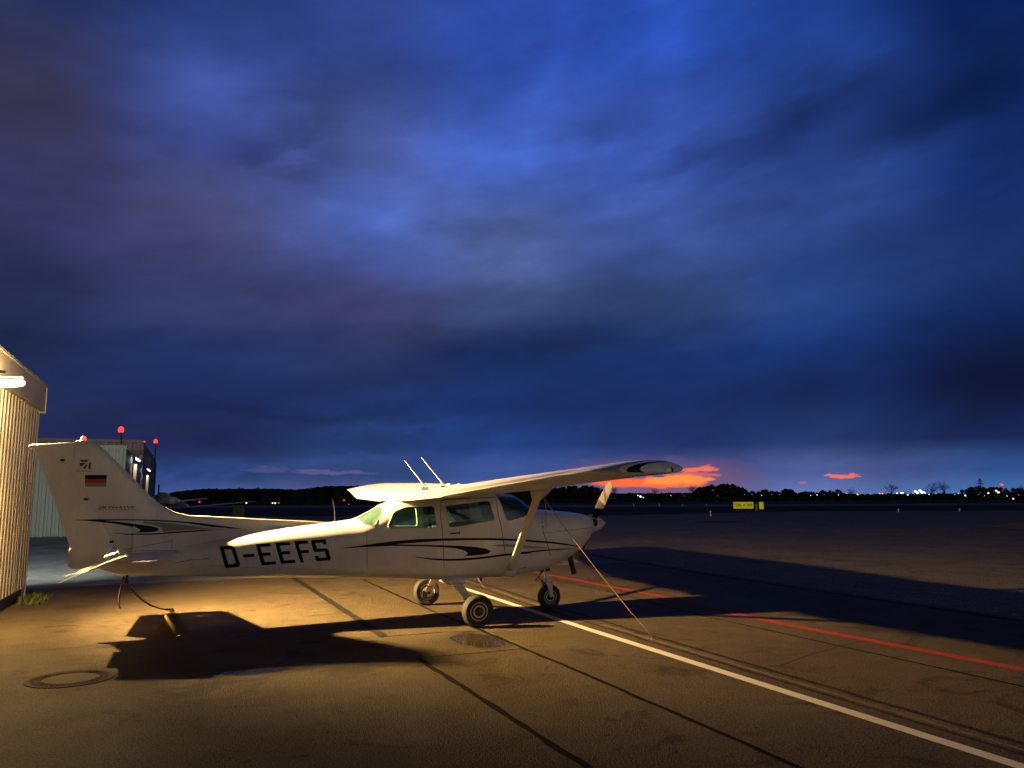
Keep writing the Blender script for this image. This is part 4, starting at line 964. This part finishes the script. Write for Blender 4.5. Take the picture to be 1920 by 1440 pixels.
signbox(1423.5,941,1432.5,955,'airfield_sign','narrow yellow airfield sign right of the wide lettered one')
p=at(1418,948,D0); mb=MB(); mb.lathe([(.12,-p.z),(.12,.2),(.06,.3)],p,n=10); mb.build('marker_post',simple('post_pale',(.3,.3,.3),.7),None,label='short pale post between the two yellow airfield signs',cat='post')
# taxi and edge marker lights
MK=simple('marker_white',(.75,.78,.8),.4)
for i,(x,y,d,r_,lab) in enumerate(((1332,960,75,.09,'white taxi marker on the grass just left of the yellow sign'),(1684,956,95,.09,'pale marker on the far tarmac under the brightest town lights'),(1799,955.5,98,.09,'pale marker on the far tarmac below the bare twin trees'),(1280,947,150,.14,'faint marker by the runway left of the sign, nearer the wing tip'),(1324,947,150,.14,'faint marker by the runway just left of the sign'),(1188,946,150,.14,'faint marker by the runway right of the propeller'),(1236,946,150,.14,'faint marker by the runway below the bright star-like light'))):
    p=at(x,y,d); mb=MB(); mb.lathe([(r_*.5,-max(p.z,.05)),(r_*.5,-.02),(r_,0),(r_,r_*.8),(r_*.4,r_*1.3)],p,n=12); mb.build('airfield_marker',MK if i<3 else simple('marker_dim%d'%i,(.4,.4,.4),.6),None,smooth=40,label=lab,cat='marker')
q=at(447,957,70); mb=MB(); mb.box((q.x-.45,q.y-.3,0),(q.x+.45,q.y+.3,q.z+.35)); mb.box((q.x-.5,q.y-.35,q.z+.36),(q.x+.5,q.y+.35,q.z+.42)); mb.build('utility_cabinet',simple('cabinet_brown',(.05,.035,.03),.8),None,label='small brown utility cabinet on the grass beyond the tail boom',cat='cabinet')
# ------------------------------------------------------------ far trees
BARK=simple('bark_dark',(.02,.017,.015),.9); LEAF=simple('leaf_dark',(.015,.02,.012),.95,spec=.1)
def crown_leaves(mb,c,rx,rz,n,rr,leaf):
    # clumps of leaf-sized faces spread through the crown volume
    cl=[]
    for k in range(max(5,int(n/28))):
        a=rr.uniform(0,6.283); e=rr.uniform(-.55,1); r_=rr.uniform(.35,.9)
        cl.append((Vector((math.cos(a)*rx*r_*math.sqrt(max(0,1-e*e*.8)),math.sin(a)*rx*r_*math.sqrt(max(0,1-e*e*.8)),e*rz*.8)),rr.uniform(.30,.5)*min(rx,rz)))
    for i in range(n):
        o,cr=cl[rr.randrange(len(cl))]; d=Vector((rr.gauss(0,1),rr.gauss(0,1),rr.gauss(0,1))).normalized()*cr*rr.uniform(.3,1.05)
        p=c+o+d; u=Vector((rr.gauss(0,1),rr.gauss(0,1),rr.gauss(0,1))).normalized(); v=u.orthogonal().normalized(); s=leaf*rr.uniform(.6,1.4)
        mb.add([p-u*s,p+v*s*.7,p+u*s,p-v*s*.7],[(0,1,2,3)])
    for o,cr in cl:
        mb.lathe([(.01,-cr*.75),(cr*.6,-cr*.4),(cr*.75,0),(cr*.6,cr*.4),(.01,cr*.75)],c+o,n=7)
def limb(mb,p,d,L,r_,lev,rr,maxlev):
    n=3; pts=[p]; dd=d.copy()
    for i in range(n):
        dd=(dd+Vector((rr.gauss(0,.12),rr.gauss(0,.12),rr.gauss(.04,.08)))).normalized(); pts.append(pts[-1]+dd*L/n)
    mb.tube(pts,[r_,r_*.85,r_*.7,r_*.5],5 if lev==0 else 3,cap=False)
    if lev>=maxlev: return
    for k in range(5 if lev<2 else 4):
        i=rr.choice((1,2,3,3)); a=Vector((rr.gauss(0,1),rr.gauss(0,1),rr.gauss(.25,.6))).normalized(); nd=(dd*.55+a*.75).normalized()
        limb(mb,pts[i],nd,L*rr.uniform(.5,.72),r_*.5,lev+1,rr,maxlev)
def tree(px_,ytop,wpx,dist,seed,bare,lab,group=None,name='tree'):
    rr=random.Random(seed); p=at(px_,ytop,dist); h=p.z; base=Vector((p.x,p.y,0)); w=wpx/FPX*dist
    rt_=empty(name,base,label=lab,cat='tree',group=group)
    if bare:
        t0=MB(); t0.tube([base,base+Vector((.1,0,h*.18)),base+Vector((.1,.1,h*.34))],[h*.028,h*.02,h*.017],8); t0.build('trunk',BARK,rt_,smooth=60)
        mb=MB()
        for k in range(5):
            a=Vector((rr.gauss(0,.5),rr.gauss(0,.5),1)).normalized(); limb(mb,base+Vector((.1,.1,h*.3)),a,h*.36,h*.013,0,rr,3)
        mb.build('branches',BARK,rt_,recalc=False)
    else:
        t0=MB(); t0.tube([base,base+Vector((.2,.1,h*.5)),base+Vector((.1,.1,h*.75))],[h*.035,h*.022,h*.01],8)
        for k in range(5):
            a=k*1.3; t0.tube([base+Vector((.15,.1,h*(.3+.06*k))),base+Vector((w*.28*math.cos(a),w*.28*math.sin(a),h*(.55+.05*k)))],[h*.012,h*.005],5)
        t0.build('trunk',BARK,rt_,smooth=60)
        mb=MB(); crown_leaves(mb,base+Vector((0,0,h*.52)),w*.5,h*.48,1500,rr,h*.028); mb.build('crown',LEAF,rt_,recalc=False)
    return rt_
TL=[(1410,921,36,0,'small round dark tree at the right end of the big clump, left of the sign',390),(1434,918,26,0,'low dark round tree just above the left half of the yellow sign',400),(1478,917,24,0,'rounded dome-shaped tree right of the yellow sign',380),(1452,921,24,0,'low leafy tree between the sign and the dome-shaped tree',410),(1514,921,34,0,'low spreading dark tree left of the bright yellowish lamp gap',400),(1556,918,44,0,'wide dark tree in the middle of the right treeline',380),
(1595,914,18,1,'slender bare tree right of the wide dark tree',420),(1670,905,38,1,'bare round tree left of the cluster of white town lights',330),(1744,903,36,1,'left one of two bare winter trees beside the white town lights',330),(1770,900,42,1,'right and taller one of two bare winter trees beside the white town lights',335),
(1828,912,34,0,'dark bushy tree with a pylon rising behind it',380),(1864,913,36,0,'dark round tree under the red tower light',370),(1899,915,44,0,'dark broad tree at the right edge of the picture',360),(1913,909,20,1,'bare tree top at the very right edge',400),
(1152,912,22,1,'small bare tree just right of the propeller tip',500),(1226,914,28,1,'bare tree against the orange sunset band',480),(1296,908,26,1,'bare tree at the left end of the big clump, in front of the sunset edge',420)]
for i,(x,y,w,b,lab,d) in enumerate(TL): tree(x,y,w*1.25,d,100+i,b,lab)
CL=[(1315,914,36),(1338,909,40),(1362,908,42),(1383,915,34)]
for i,(x,y,w) in enumerate(CL): tree(x,y,w*1.3,400+i*6,200+i,0,['dark leafy tree at the left of the big clump under the sunset end','tall dark tree left of the middle of the big clump','tallest dark tree in the big clump beneath the wing tip cloud','dark tree at the right slope of the big clump'][i],group='big clump of trees at the sunset end')
CL=[(1022,921,28),(1046,914,34),(1072,911,38),(1098,911,36),(1118,914,28)]
for i,(x,y,w) in enumerate(CL): tree(x,y,w*1.3,450+i*5,240+i,0,['dark tree just right of the wing strut top','dark tree second from the wing strut','dark tree under the wing, left of the propeller blade','tall dark tree directly left of the propeller blade','dark tree nearest the propeller tip'][i],group='trees between strut and propeller')
# woods that read as one mass
def wood(name,prof,dist,seed,step,lab,dens=26,leaf=.9):
    rr=random.Random(seed); mb=MB(); x=prof[0][0]
    while x<prof[-1][0]:
        yt=interp(prof,x)[0]+rr.uniform(-.8,.8); p=at(x,yt,dist*rr.uniform(1.0,1.05)); h=max(p.z,1.5); base=Vector((p.x,p.y,0)); r_=step/FPX*dist*rr.uniform(.9,1.4)
        c=base+Vector((0,0,h-r_*.7))
        for k in range(dens):
            d=Vector((rr.gauss(0,1),rr.gauss(0,1),rr.gauss(0,1))).normalized()*r_*rr.uniform(.5,1.05); q=c+Vector((d.x,d.y,d.z*.7)); u=Vector((rr.gauss(0,1),rr.gauss(0,1),rr.gauss(0,1))).normalized(); v=u.orthogonal(); s=leaf*rr.uniform(.5,1.2)
            mb.add([q-u*s,q+v*s,q+u*s,q-v*s],[(0,1,2,3)])
        n=8; mb.loft([[c+Vector((r_*k*math.cos(2*math.pi*j/n),r_*k*math.sin(2*math.pi*j/n),z)) for j in range(n)] for k,z in ((.9,-c.z),(.95,-r_*.2),(.8,r_*.3),(.4,r_*.6),(.05,r_*.68))])
        x+=step*rr.uniform(.5,.9)
    mb.build(name,LEAF,None,recalc=False,label=lab,cat='woods',kind='stuff')
wood('distant_wood',[(-300,928),(270,930),(300,929),(330,921.5),(370,917),(395,916.5),(480,915.5),(560,917.5),(600,912),(640,910),(760,912),(900,914),(1000,916),(1040,920)],750,5,9,'dark wooded ridge on the horizon left of and behind the airplane')
wood('distant_wood',[(1000,925),(1100,925),(1290,924),(1420,927),(1500,925),(1600,926),(1700,925.5),(1800,925),(1920,922),(2300,922)],470,9,8,'low dark belt of far trees and hedges along the right horizon')
wood('near_hedge',[(-300,947),(300,947),(640,944),(1000,942),(1400,939),(1920,935),(2300,934)],330,12,7,'dark low scrub in front of the far treeline across the field',dens=10,leaf=.4)
# pylon and tower light
p=at(1837,897,800); b=Vector((p.x,p.y,0)); mb=MB()
for sx,sy in ((-1,-1),(1,-1),(1,1),(-1,1)): mb.tube([b+Vector((sx*2,sy*2,0)),Vector((p.x+sx*.3,p.y+sy*.3,p.z))],.25,4)
for k in range(6): z=p.z*k/6; w=2*(1-k/6)+.3; mb.tube([(b.x-w,b.y-w,z),(b.x+w,b.y+w,z+p.z/7)],.15,4); mb.tube([(b.x+w,b.y-w,z),(b.x-w,b.y+w,z+p.z/7)],.15,4)
for z,w in ((.72,5),(.86,3.5)): mb.tube([(b.x-w,b.y,p.z*z),(b.x+w,b.y,p.z*z)],.25,4)
mb.build('lattice_pylon',DARKM,None,label='thin lattice pylon rising behind the right treeline',cat='pylon')
# far lights
def lampmat(key,c,s):
    return MATS.get(key) or emit(key,c,s)
LC={'w':((.95,.97,1),2.2),'y':((1,.82,.5),2.2),'o':((1,.32,.10),1.8),'r':((1,.04,.05),2.2),'d':((.6,.55,.6),.5),'b':((.85,.93,1),6)}
FL=[('w',1201,931,2.6,'brightest white lamp below the sunset, right of the propeller'),('w',1196,929,1.4,None),('w',1206,933,1.2,None),('w',1226,925,1.3,'small white lamp right of the brightest sunset lamp'),('d',1143,935,1.2,'row'),('d',1148,935,1.3,'row'),('d',1153,935,.9,'row'),('d',1158,935,.9,'row'),
('y',1495,926,2.6,'yellowish lamp right of the dome-shaped tree'),('w',1532,928,1.1,None),('y',1587,926,1.8,'oval yellowish lamp right of the wide tree'),('y',1608,927,1.6,None),('y',1612,926.5,1.2,None),('d',1396,927,1,None),('d',1410,927,1,None),('d',1447,927,1,None),('d',1462,927,1,None),
('o',1649,925.5,2.2,'orange lamp at the left of the town lights'),('o',1654,925.5,1.8,None),('d',1663,924.5,1.2,None),('w',1682,925,2,None),('w',1690,924.5,2,None),('w',1693,924,1.6,None),('w',1702,927.5,1.7,None),('d',1673,924,1.5,None),
('b',1716,921,2.2,None),('b',1720,924,2.6,None),('b',1725,920,2.6,'brightest white town lamp left of the bare twin trees'),('b',1729,923,2.8,None),('b',1734,924,1.8,None),('w',1711,925,1.6,None),('d',1767,924.5,1.4,None),('w',1797,926,1.6,None),('w',1810,929,1.7,None),('d',1813,924,1.2,None),('d',1790,927.5,1.2,None),('d',1780,926,1.0,None),
('y',1853,924.5,1.8,None),('y',1868,920,1.8,None),('y',1872,923,2.4,'bright yellow lamp inside the dark tree under the red light'),('w',1900,935,1.6,None),('r',1877,908.5,2.4,'red tower light above the right treeline'),('r',1880,909,1.6,None),
('w',462,943,1.8,'white oval lamp low in front of the wooded ridge'),('w',511,943.3,1.7,'white headlamp on the road below the wooded ridge'),('w',516,943.2,1.9,None),('r',523,943,1.5,'red tail lamp on the road below the ridge'),('r',645,938,2.0,'red lamp just left of the far wing tip'),('d',654,946,1.8,None),('w',1520,929,.9,None),('d',1545,927,.9,None),('y',1572,928,.9,None),('d',1622,927,1.1,None),('w',1632,926,.9,None),('y',1669,926,1.0,None),('d',1700,925,1.3,None),('w',1742,927,1.0,None),('y',1755,925.5,1.0,None),('d',1835,927,.9,None),('y',1846,930,1.0,None),('w',1888,930,.9,None),('d',1910,928,1.1,None),('d',1345,930,.9,None),('w',1428,929,.8,None),('y',1258,929,.8,None),('d',1283,930,.8,None),
('r',374,941,2.2,'red lamp above the wing of the nearer low-wing airplane')]
proto={}
for c,x,y,s,lab in FL:
    dist=(640 if y<927 else 318) if x>1000 else (300 if x!=374 else 44)
    if 1840<x: dist=330
    if 1140<x<1160: dist=420
    p=at(x,y,dist); r_=s/FPX*dist*.62
    key='town_'+c
    if key not in proto:
        mb=MB(); mb.lathe([(.02,-1),(.6,-.8),(1,-.1),(.9,.4),(.5,.85),(.02,1)],(0,0,0),n=12); me=mb.mesh('distant_lamp'); me.materials.append(lampmat(key,*LC[c])); me.polygons.foreach_set('use_smooth',[True]*len(me.polygons)); proto[key]=me
    o=bpy.data.objects.new('distant_lamp',proto[key]); col.objects.link(o); o.location=p; o.scale=(r_*1.15,r_*1.15,r_)
    cn={'w':'white','y':'yellowish','o':'orange','r':'red','d':'faint grey-white','b':'bright white'}[c]
    if lab=='row': tag(o,'faint white lamp in the short row of four right of the propeller','lamp','row of four faint lamps'); continue
    if lab is None: tag(o,'small %s lamp among the town lights along the right horizon'%cn if x>1000 else 'small %s lamp below the wooded ridge left of the airplane cabin'%cn,'lamp','distant %s lamps'%cn)
    else: tag(o,lab,'lamp')
# ------------------------------------------------------------ SKY
world=bpy.data.worlds.new('World'); scene.world=world; world.use_nodes=True
nt=world.node_tree; N=nt.nodes; Lk=nt.links; N.clear()
def wm(op,a,b=None,c=None,clamp=False):
    n=N.new('ShaderNodeMath'); n.operation=op; n.use_clamp=clamp
    for i,v in enumerate((a,b,c)):
        if v is None: continue
        if isinstance(v,(int,float)): n.inputs[i].default_value=v
        else: Lk.new(v,n.inputs[i])
    return n.outputs[0]
def wmix(f,a,b,bt='MIX'):
    n=N.new('ShaderNodeMix'); n.data_type='RGBA'; n.blend_type=bt
    for i,v in ((0,f),(6,a),(7,b)):
        if isinstance(v,(int,float)): n.inputs[i].default_value=v
        elif isinstance(v,tuple): n.inputs[i].default_value=v+(1,)
        else: Lk.new(v,n.inputs[i])
    return n.outputs[2]
tc=N.new('ShaderNodeTexCoord'); sp_=N.new('ShaderNodeSeparateXYZ'); Lk.new(tc.outputs['Generated'],sp_.inputs[0])
cy_,sy_=math.cos(YAW),math.sin(YAW)
# bearing measured from the bearing of the far runway, elevation above horizon (degrees)
xr=wm('SUBTRACT',wm('MULTIPLY',sp_.outputs[0],cy_),wm('MULTIPLY',sp_.outputs[1],sy_)); yr=wm('ADD',wm('MULTIPLY',sp_.outputs[0],sy_),wm('MULTIPLY',sp_.outputs[1],cy_))
az=wm('MULTIPLY',wm('ARCTAN2',xr,yr),57.2958); el=wm('MULTIPLY',wm('ARCSINE',sp_.outputs[2]),57.2958)
cv=N.new('ShaderNodeCombineXYZ'); Lk.new(wm('MULTIPLY',az,.05),cv.inputs[0]); Lk.new(wm('MULTIPLY',wm('ADD',el,wm('MULTIPLY',az,-.12)),.13),cv.inputs[1])
def wn(scale,det,rough=.5,off=0,dist=0,src=None):
    n=N.new('ShaderNodeTexNoise'); n.noise_dimensions='3D'; n.inputs['Scale'].default_value=scale; n.inputs['Detail'].default_value=det; n.inputs['Roughness'].default_value=rough; n.inputs['Distortion'].default_value=dist
    a=N.new('ShaderNodeVectorMath'); a.operation='ADD'; a.inputs[1].default_value=(off,off*.7,off*.3); Lk.new(src or cv.outputs[0],a.inputs[0]); Lk.new(a.outputs[0],n.inputs['Vector']); return n.outputs['Fac']
n1=wn(1.6,5,.5,3.1); n2=wn(1.6,5,.5,11.7)
azw=wm('ADD',az,wm('MULTIPLY',wm('SUBTRACT',n1,.5),7.)); 
elw=wm('ADD',el,wm('MULTIPLY',wm('SUBTRACT',n2,.5),wm('MULTIPLY',wm('MINIMUM',wm('MAXIMUM',el,0.),14.),.32)))
EL=[0,2,4,7,10,14,19,25,32,50]
TAB={-33:[(62,80,125),(45,62,108),(36,46,92),(40,54,104),(38,48,92),(50,56,100),(66,66,112),(62,56,84),(42,58,108),(40,55,105)],
-22:[(74,94,150),(38,62,116),(30,40,88),(33,52,112),(44,64,124),(68,72,122),(80,80,126),(66,80,148),(50,70,138),(48,66,130)],
-11:[(98,108,154),(52,76,132),(34,62,118),(31,56,118),(48,62,116),(78,78,130),(84,106,186),(74,86,146),(56,76,150),(52,72,142)],
0:[(84,100,160),(60,86,150),(38,70,142),(28,54,120),(31,56,120),(84,88,138),(86,100,156),(70,100,190),(50,82,176),(46,72,160)],
11:[(112,96,132),(64,78,134),(36,56,120),(27,50,114),(31,58,128),(62,72,122),(74,100,178),(64,92,180),(46,84,184),(46,84,190)],
22:[(104,122,180),(84,98,158),(36,60,116),(21,46,108),(29,62,136),(50,74,142),(54,80,152),(42,68,140),(36,72,156),(32,62,140)],
33:[(72,114,175),(48,84,146),(16,40,96),(6,24,84),(17,46,112),(34,54,114),(26,56,126),(18,44,104),(12,36,96),(12,34,90)]}
elf=wm('DIVIDE',elw,50.,clamp=True)
prev=None; keys=sorted(TAB)
for i,k in enumerate(keys):
    r_=N.new('ShaderNodeValToRGB'); r_.color_ramp.interpolation='EASE'; e_=r_.color_ramp.elements
    while len(e_)<len(EL): e_.new(.5)
    for q,p,c in zip(e_,EL,TAB[k]):
        f_={2:.95,4:.88,7:.82,10:.80,14:.84,19:.90,25:.93,32:.93}.get(p,1); rf=.80 if (k>=0 and 2<p<15) else .93; c=(c[0]*f_*rf,c[1]*f_*.97,c[2]*f_); q.position=p/50.; q.color=lin(c)+(1,)
    Lk.new(elf,r_.inputs[0])
    if prev is None: prev=r_.outputs[0]; continue
    mr=N.new('ShaderNodeMapRange'); mr.interpolation_type='SMOOTHSTEP'; mr.inputs['From Min'].default_value=keys[i-1]; mr.inputs['From Max'].default_value=k; Lk.new(azw,mr.inputs[0])
    prev=wmix(mr.outputs[0],prev,r_.outputs[0])
# cloud texture
cl=wn(1.9,6,.52,21.,dist=.15); cl2=wn(6.,6,.6,5.5,dist=.3)
mr=N.new('ShaderNodeMapRange'); mr.inputs['From Min'].default_value=.3; mr.inputs['From Max'].default_value=.7; mr.inputs['To Min'].default_value=.82; mr.inputs['To Max'].default_value=1.18; Lk.new(cl,mr.inputs[0])
mr2=N.new('ShaderNodeMapRange'); mr2.inputs['From Min'].default_value=.3; mr2.inputs['From Max'].default_value=.7; mr2.inputs['To Min'].default_value=.93; mr2.inputs['To Max'].default_value=1.07; Lk.new(cl2,mr2.inputs[0])
fac=wm('MULTIPLY',mr.outputs[0],mr2.outputs[0]); cf_=N.new('ShaderNodeCombineXYZ'); [Lk.new(fac,cf_.inputs[i]) for i in range(3)]
sky=wmix(1.0,prev,cf_.outputs[0],'MULTIPLY')
def mrange(src,a,b,c,d):
    m=N.new('ShaderNodeMapRange'); m.interpolation_type='SMOOTHSTEP'
    for k,v in (('From Min',a),('From Max',b),('To Min',c),('To Max',d)): m.inputs[k].default_value=v
    Lk.new(src,m.inputs[0]); return m.outputs[0]
# broad swells and thinner places of the cloud deck
wz=wm('ADD',az,wm('MULTIPLY',wm('SUBTRACT',wn(5.,4,.55,31.),.5),5.)); we=wm('ADD',el,wm('MULTIPLY',wm('SUBTRACT',wn(5.,4,.55,47.),.5),3.))
acc=None
for cx,cy,rx,ry,rot,k in ((700,400,340,120,-6,.15),(1480,560,300,80,-4,.12),(400,170,120,75,0,.36),(1250,60,70,110,0,.20),(1050,90,35,130,20,.14),(1000,290,150,38,-6,.24),(790,300,110,60,-18,.22),(738,425,45,28,0,.22),(985,515,95,34,0,.28),(552,297,42,18,-25,.45),(1230,370,110,26,-8,.16),
  (1480,230,190,45,-22,-.30),(1720,230,130,60,-10,-.30),(1300,290,80,28,-15,-.22),(880,430,110,26,-5,-.22),(600,215,110,60,-45,-.16),(1400,400,110,26,-10,-.16),(960,640,330,26,2,-.16),(500,300,110,22,20,-.18),(1150,235,120,20,-5,-.14),
  (1700,300,170,28,-10,.22),(1350,640,250,22,-3,.16),(830,735,260,20,-4,.16),(760,800,160,10,-4,.20),(620,860,240,9,-3,.22),(300,880,160,8,-2,.22),(500,770,200,12,2,-.20),(1880,700,140,80,0,-.4),(400,600,220,22,-6,.10),(150,360,180,60,0,-.10),(1640,85,60,25,-15,.2),(1900,170,90,120,0,-.25)):
    a,b=azel(cx,cy); c_,s_=math.cos(R(-rot)),math.sin(R(-rot)); dx=wm('SUBTRACT',wz,a); dy=wm('SUBTRACT',we,b)
    u=wm('DIVIDE',wm('ADD',wm('MULTIPLY',dx,c_),wm('MULTIPLY',dy,s_)),rx*.037); v=wm('DIVIDE',wm('SUBTRACT',wm('MULTIPLY',dy,c_),wm('MULTIPLY',dx,s_)),ry*.037)
    r2=wm('ADD',wm('MULTIPLY',u,u),wm('MULTIPLY',v,v)); gs=wm('MULTIPLY',wm('EXPONENT',wm('MULTIPLY',r2,-1.)),k*1.25)
    acc=gs if acc is None else wm('ADD',acc,gs)
acc=wm('ADD',acc,1.); ac=N.new('ShaderNodeCombineXYZ'); [Lk.new(acc,ac.inputs[i]) for i in range(3)]
sky=wmix(1.0,sky,ac.outputs[0],'MULTIPLY')
dk=wm('MULTIPLY',mrange(wm('ABSOLUTE',az),38,75,1,.25),mrange(el,37,55,1,.35)); ck=N.new('ShaderNodeCombineXYZ'); [Lk.new(dk,ck.inputs[i]) for i in range(3)]
sky=wmix(1.0,sky,ck.outputs[0],'MULTIPLY')
# warm low glow added to the sky behind the camera, lifts the aircraft sides
tw=wm('MULTIPLY',mrange(wm('ABSOLUTE',az),80,140,0,1),mrange(el,6,26,1,0)); sky=wmix(tw,sky,(.66,.60,.55))
# lit gaps of sunset cloud near the horizon
cs=N.new('ShaderNodeCombineXYZ'); Lk.new(wm('MULTIPLY',az,.55),cs.inputs[0]); Lk.new(wm('MULTIPLY',el,2.2),cs.inputs[1])
sn=wn(1.0,6,.6,2.2,src=cs.outputs[0]); sn2=wn(1.3,5,.55,9.,src=cs.outputs[0])
azs=wm('ADD',az,wm('MULTIPLY',wm('SUBTRACT',sn,.5),3.0)); els=wm('ADD',el,wm('MULTIPLY',wm('SUBTRACT',sn2,.5),.75))
def patch(cx,cy,w,h,soft=.25):
    a=azel(cx,cy); dx=wm('DIVIDE',wm('ABSOLUTE',wm('SUBTRACT',azs,a[0])),w*.0345); dy=wm('DIVIDE',wm('ABSOLUTE',wm('SUBTRACT',els,a[1])),h*.0385)
    r_=wm('ADD',wm('POWER',dx,3.),wm('POWER',dy,2.)); 
    m=N.new('ShaderNodeMapRange'); m.interpolation_type='SMOOTHSTEP'; m.inputs['From Min'].default_value=1+soft; m.inputs['From Max'].default_value=1-soft; Lk.new(r_,m.inputs[0]); return m.outputs[0]
glow=patch(1230,898,190,34,.95); sky=wmix(wm('MULTIPLY',glow,.55),sky,lin((128,90,125)))
for cx,cy,w,h,c,k in ((1180,906,76,6.5,(255,104,60),.95),(1225,905,95,9,(255,110,62),.95),(1283,901,42,12,(255,122,66),.95),(1262,901,62,6,(255,152,72),.9),(1308,880,36,5.5,(255,116,84),.95),(1318,890,30,2.5,(230,110,110),.6),(1583,892,27,1.7,(255,112,84),.95),(1515,904,10,2,(190,110,140),.6),(500,880,40,5,(88,88,135),.5),(620,886,80,4,(100,100,145),.6)):
    sky=wmix(wm('MULTIPLY',patch(cx,cy,w,h,.75),k),sky,lin(c))
# physical twilight sky adds the base glow
st=N.new('ShaderNodeTexSky'); st.sky_type='NISHITA'; st.sun_disc=False; st.sun_elevation=R(-3.5); st.sun_rotation=YAW+R(10)
bg1=N.new('ShaderNodeBackground'); bg1.inputs[1].default_value=1.0; Lk.new(sky,bg1.inputs[0])
bg2=N.new('ShaderNodeBackground'); bg2.inputs[1].default_value=.02; Lk.new(st.outputs[0],bg2.inputs[0])
ad=N.new('ShaderNodeAddShader'); Lk.new(bg1.outputs[0],ad.inputs[0]); Lk.new(bg2.outputs[0],ad.inputs[1])
ou=N.new('ShaderNodeOutputWorld'); Lk.new(ad.outputs[0],ou.inputs[0])
# ------------------------------------------------------------ camera, view
cd=bpy.data.cameras.new('camera'); cd.sensor_fit='HORIZONTAL'; cd.sensor_width=36; cd.lens=36*FPX/1920; cd.clip_start=.1; cd.clip_end=20000
co=bpy.data.objects.new('camera',cd); col.objects.link(co); M=Matrix((rt2,up2,-fw)).transposed().to_4x4(); M.translation=CAM; co.matrix_world=M; scene.camera=co
vs=scene.view_settings; vs.view_transform='Standard'; vs.look='None'; vs.exposure=0; vs.gamma=1
scene.cycles.max_bounces=8; scene.cycles.transparent_max_bounces=16; scene.cycles.use_denoising=True
try: scene.cycles.denoiser='OPENIMAGEDENOISE'
except Exception: pass
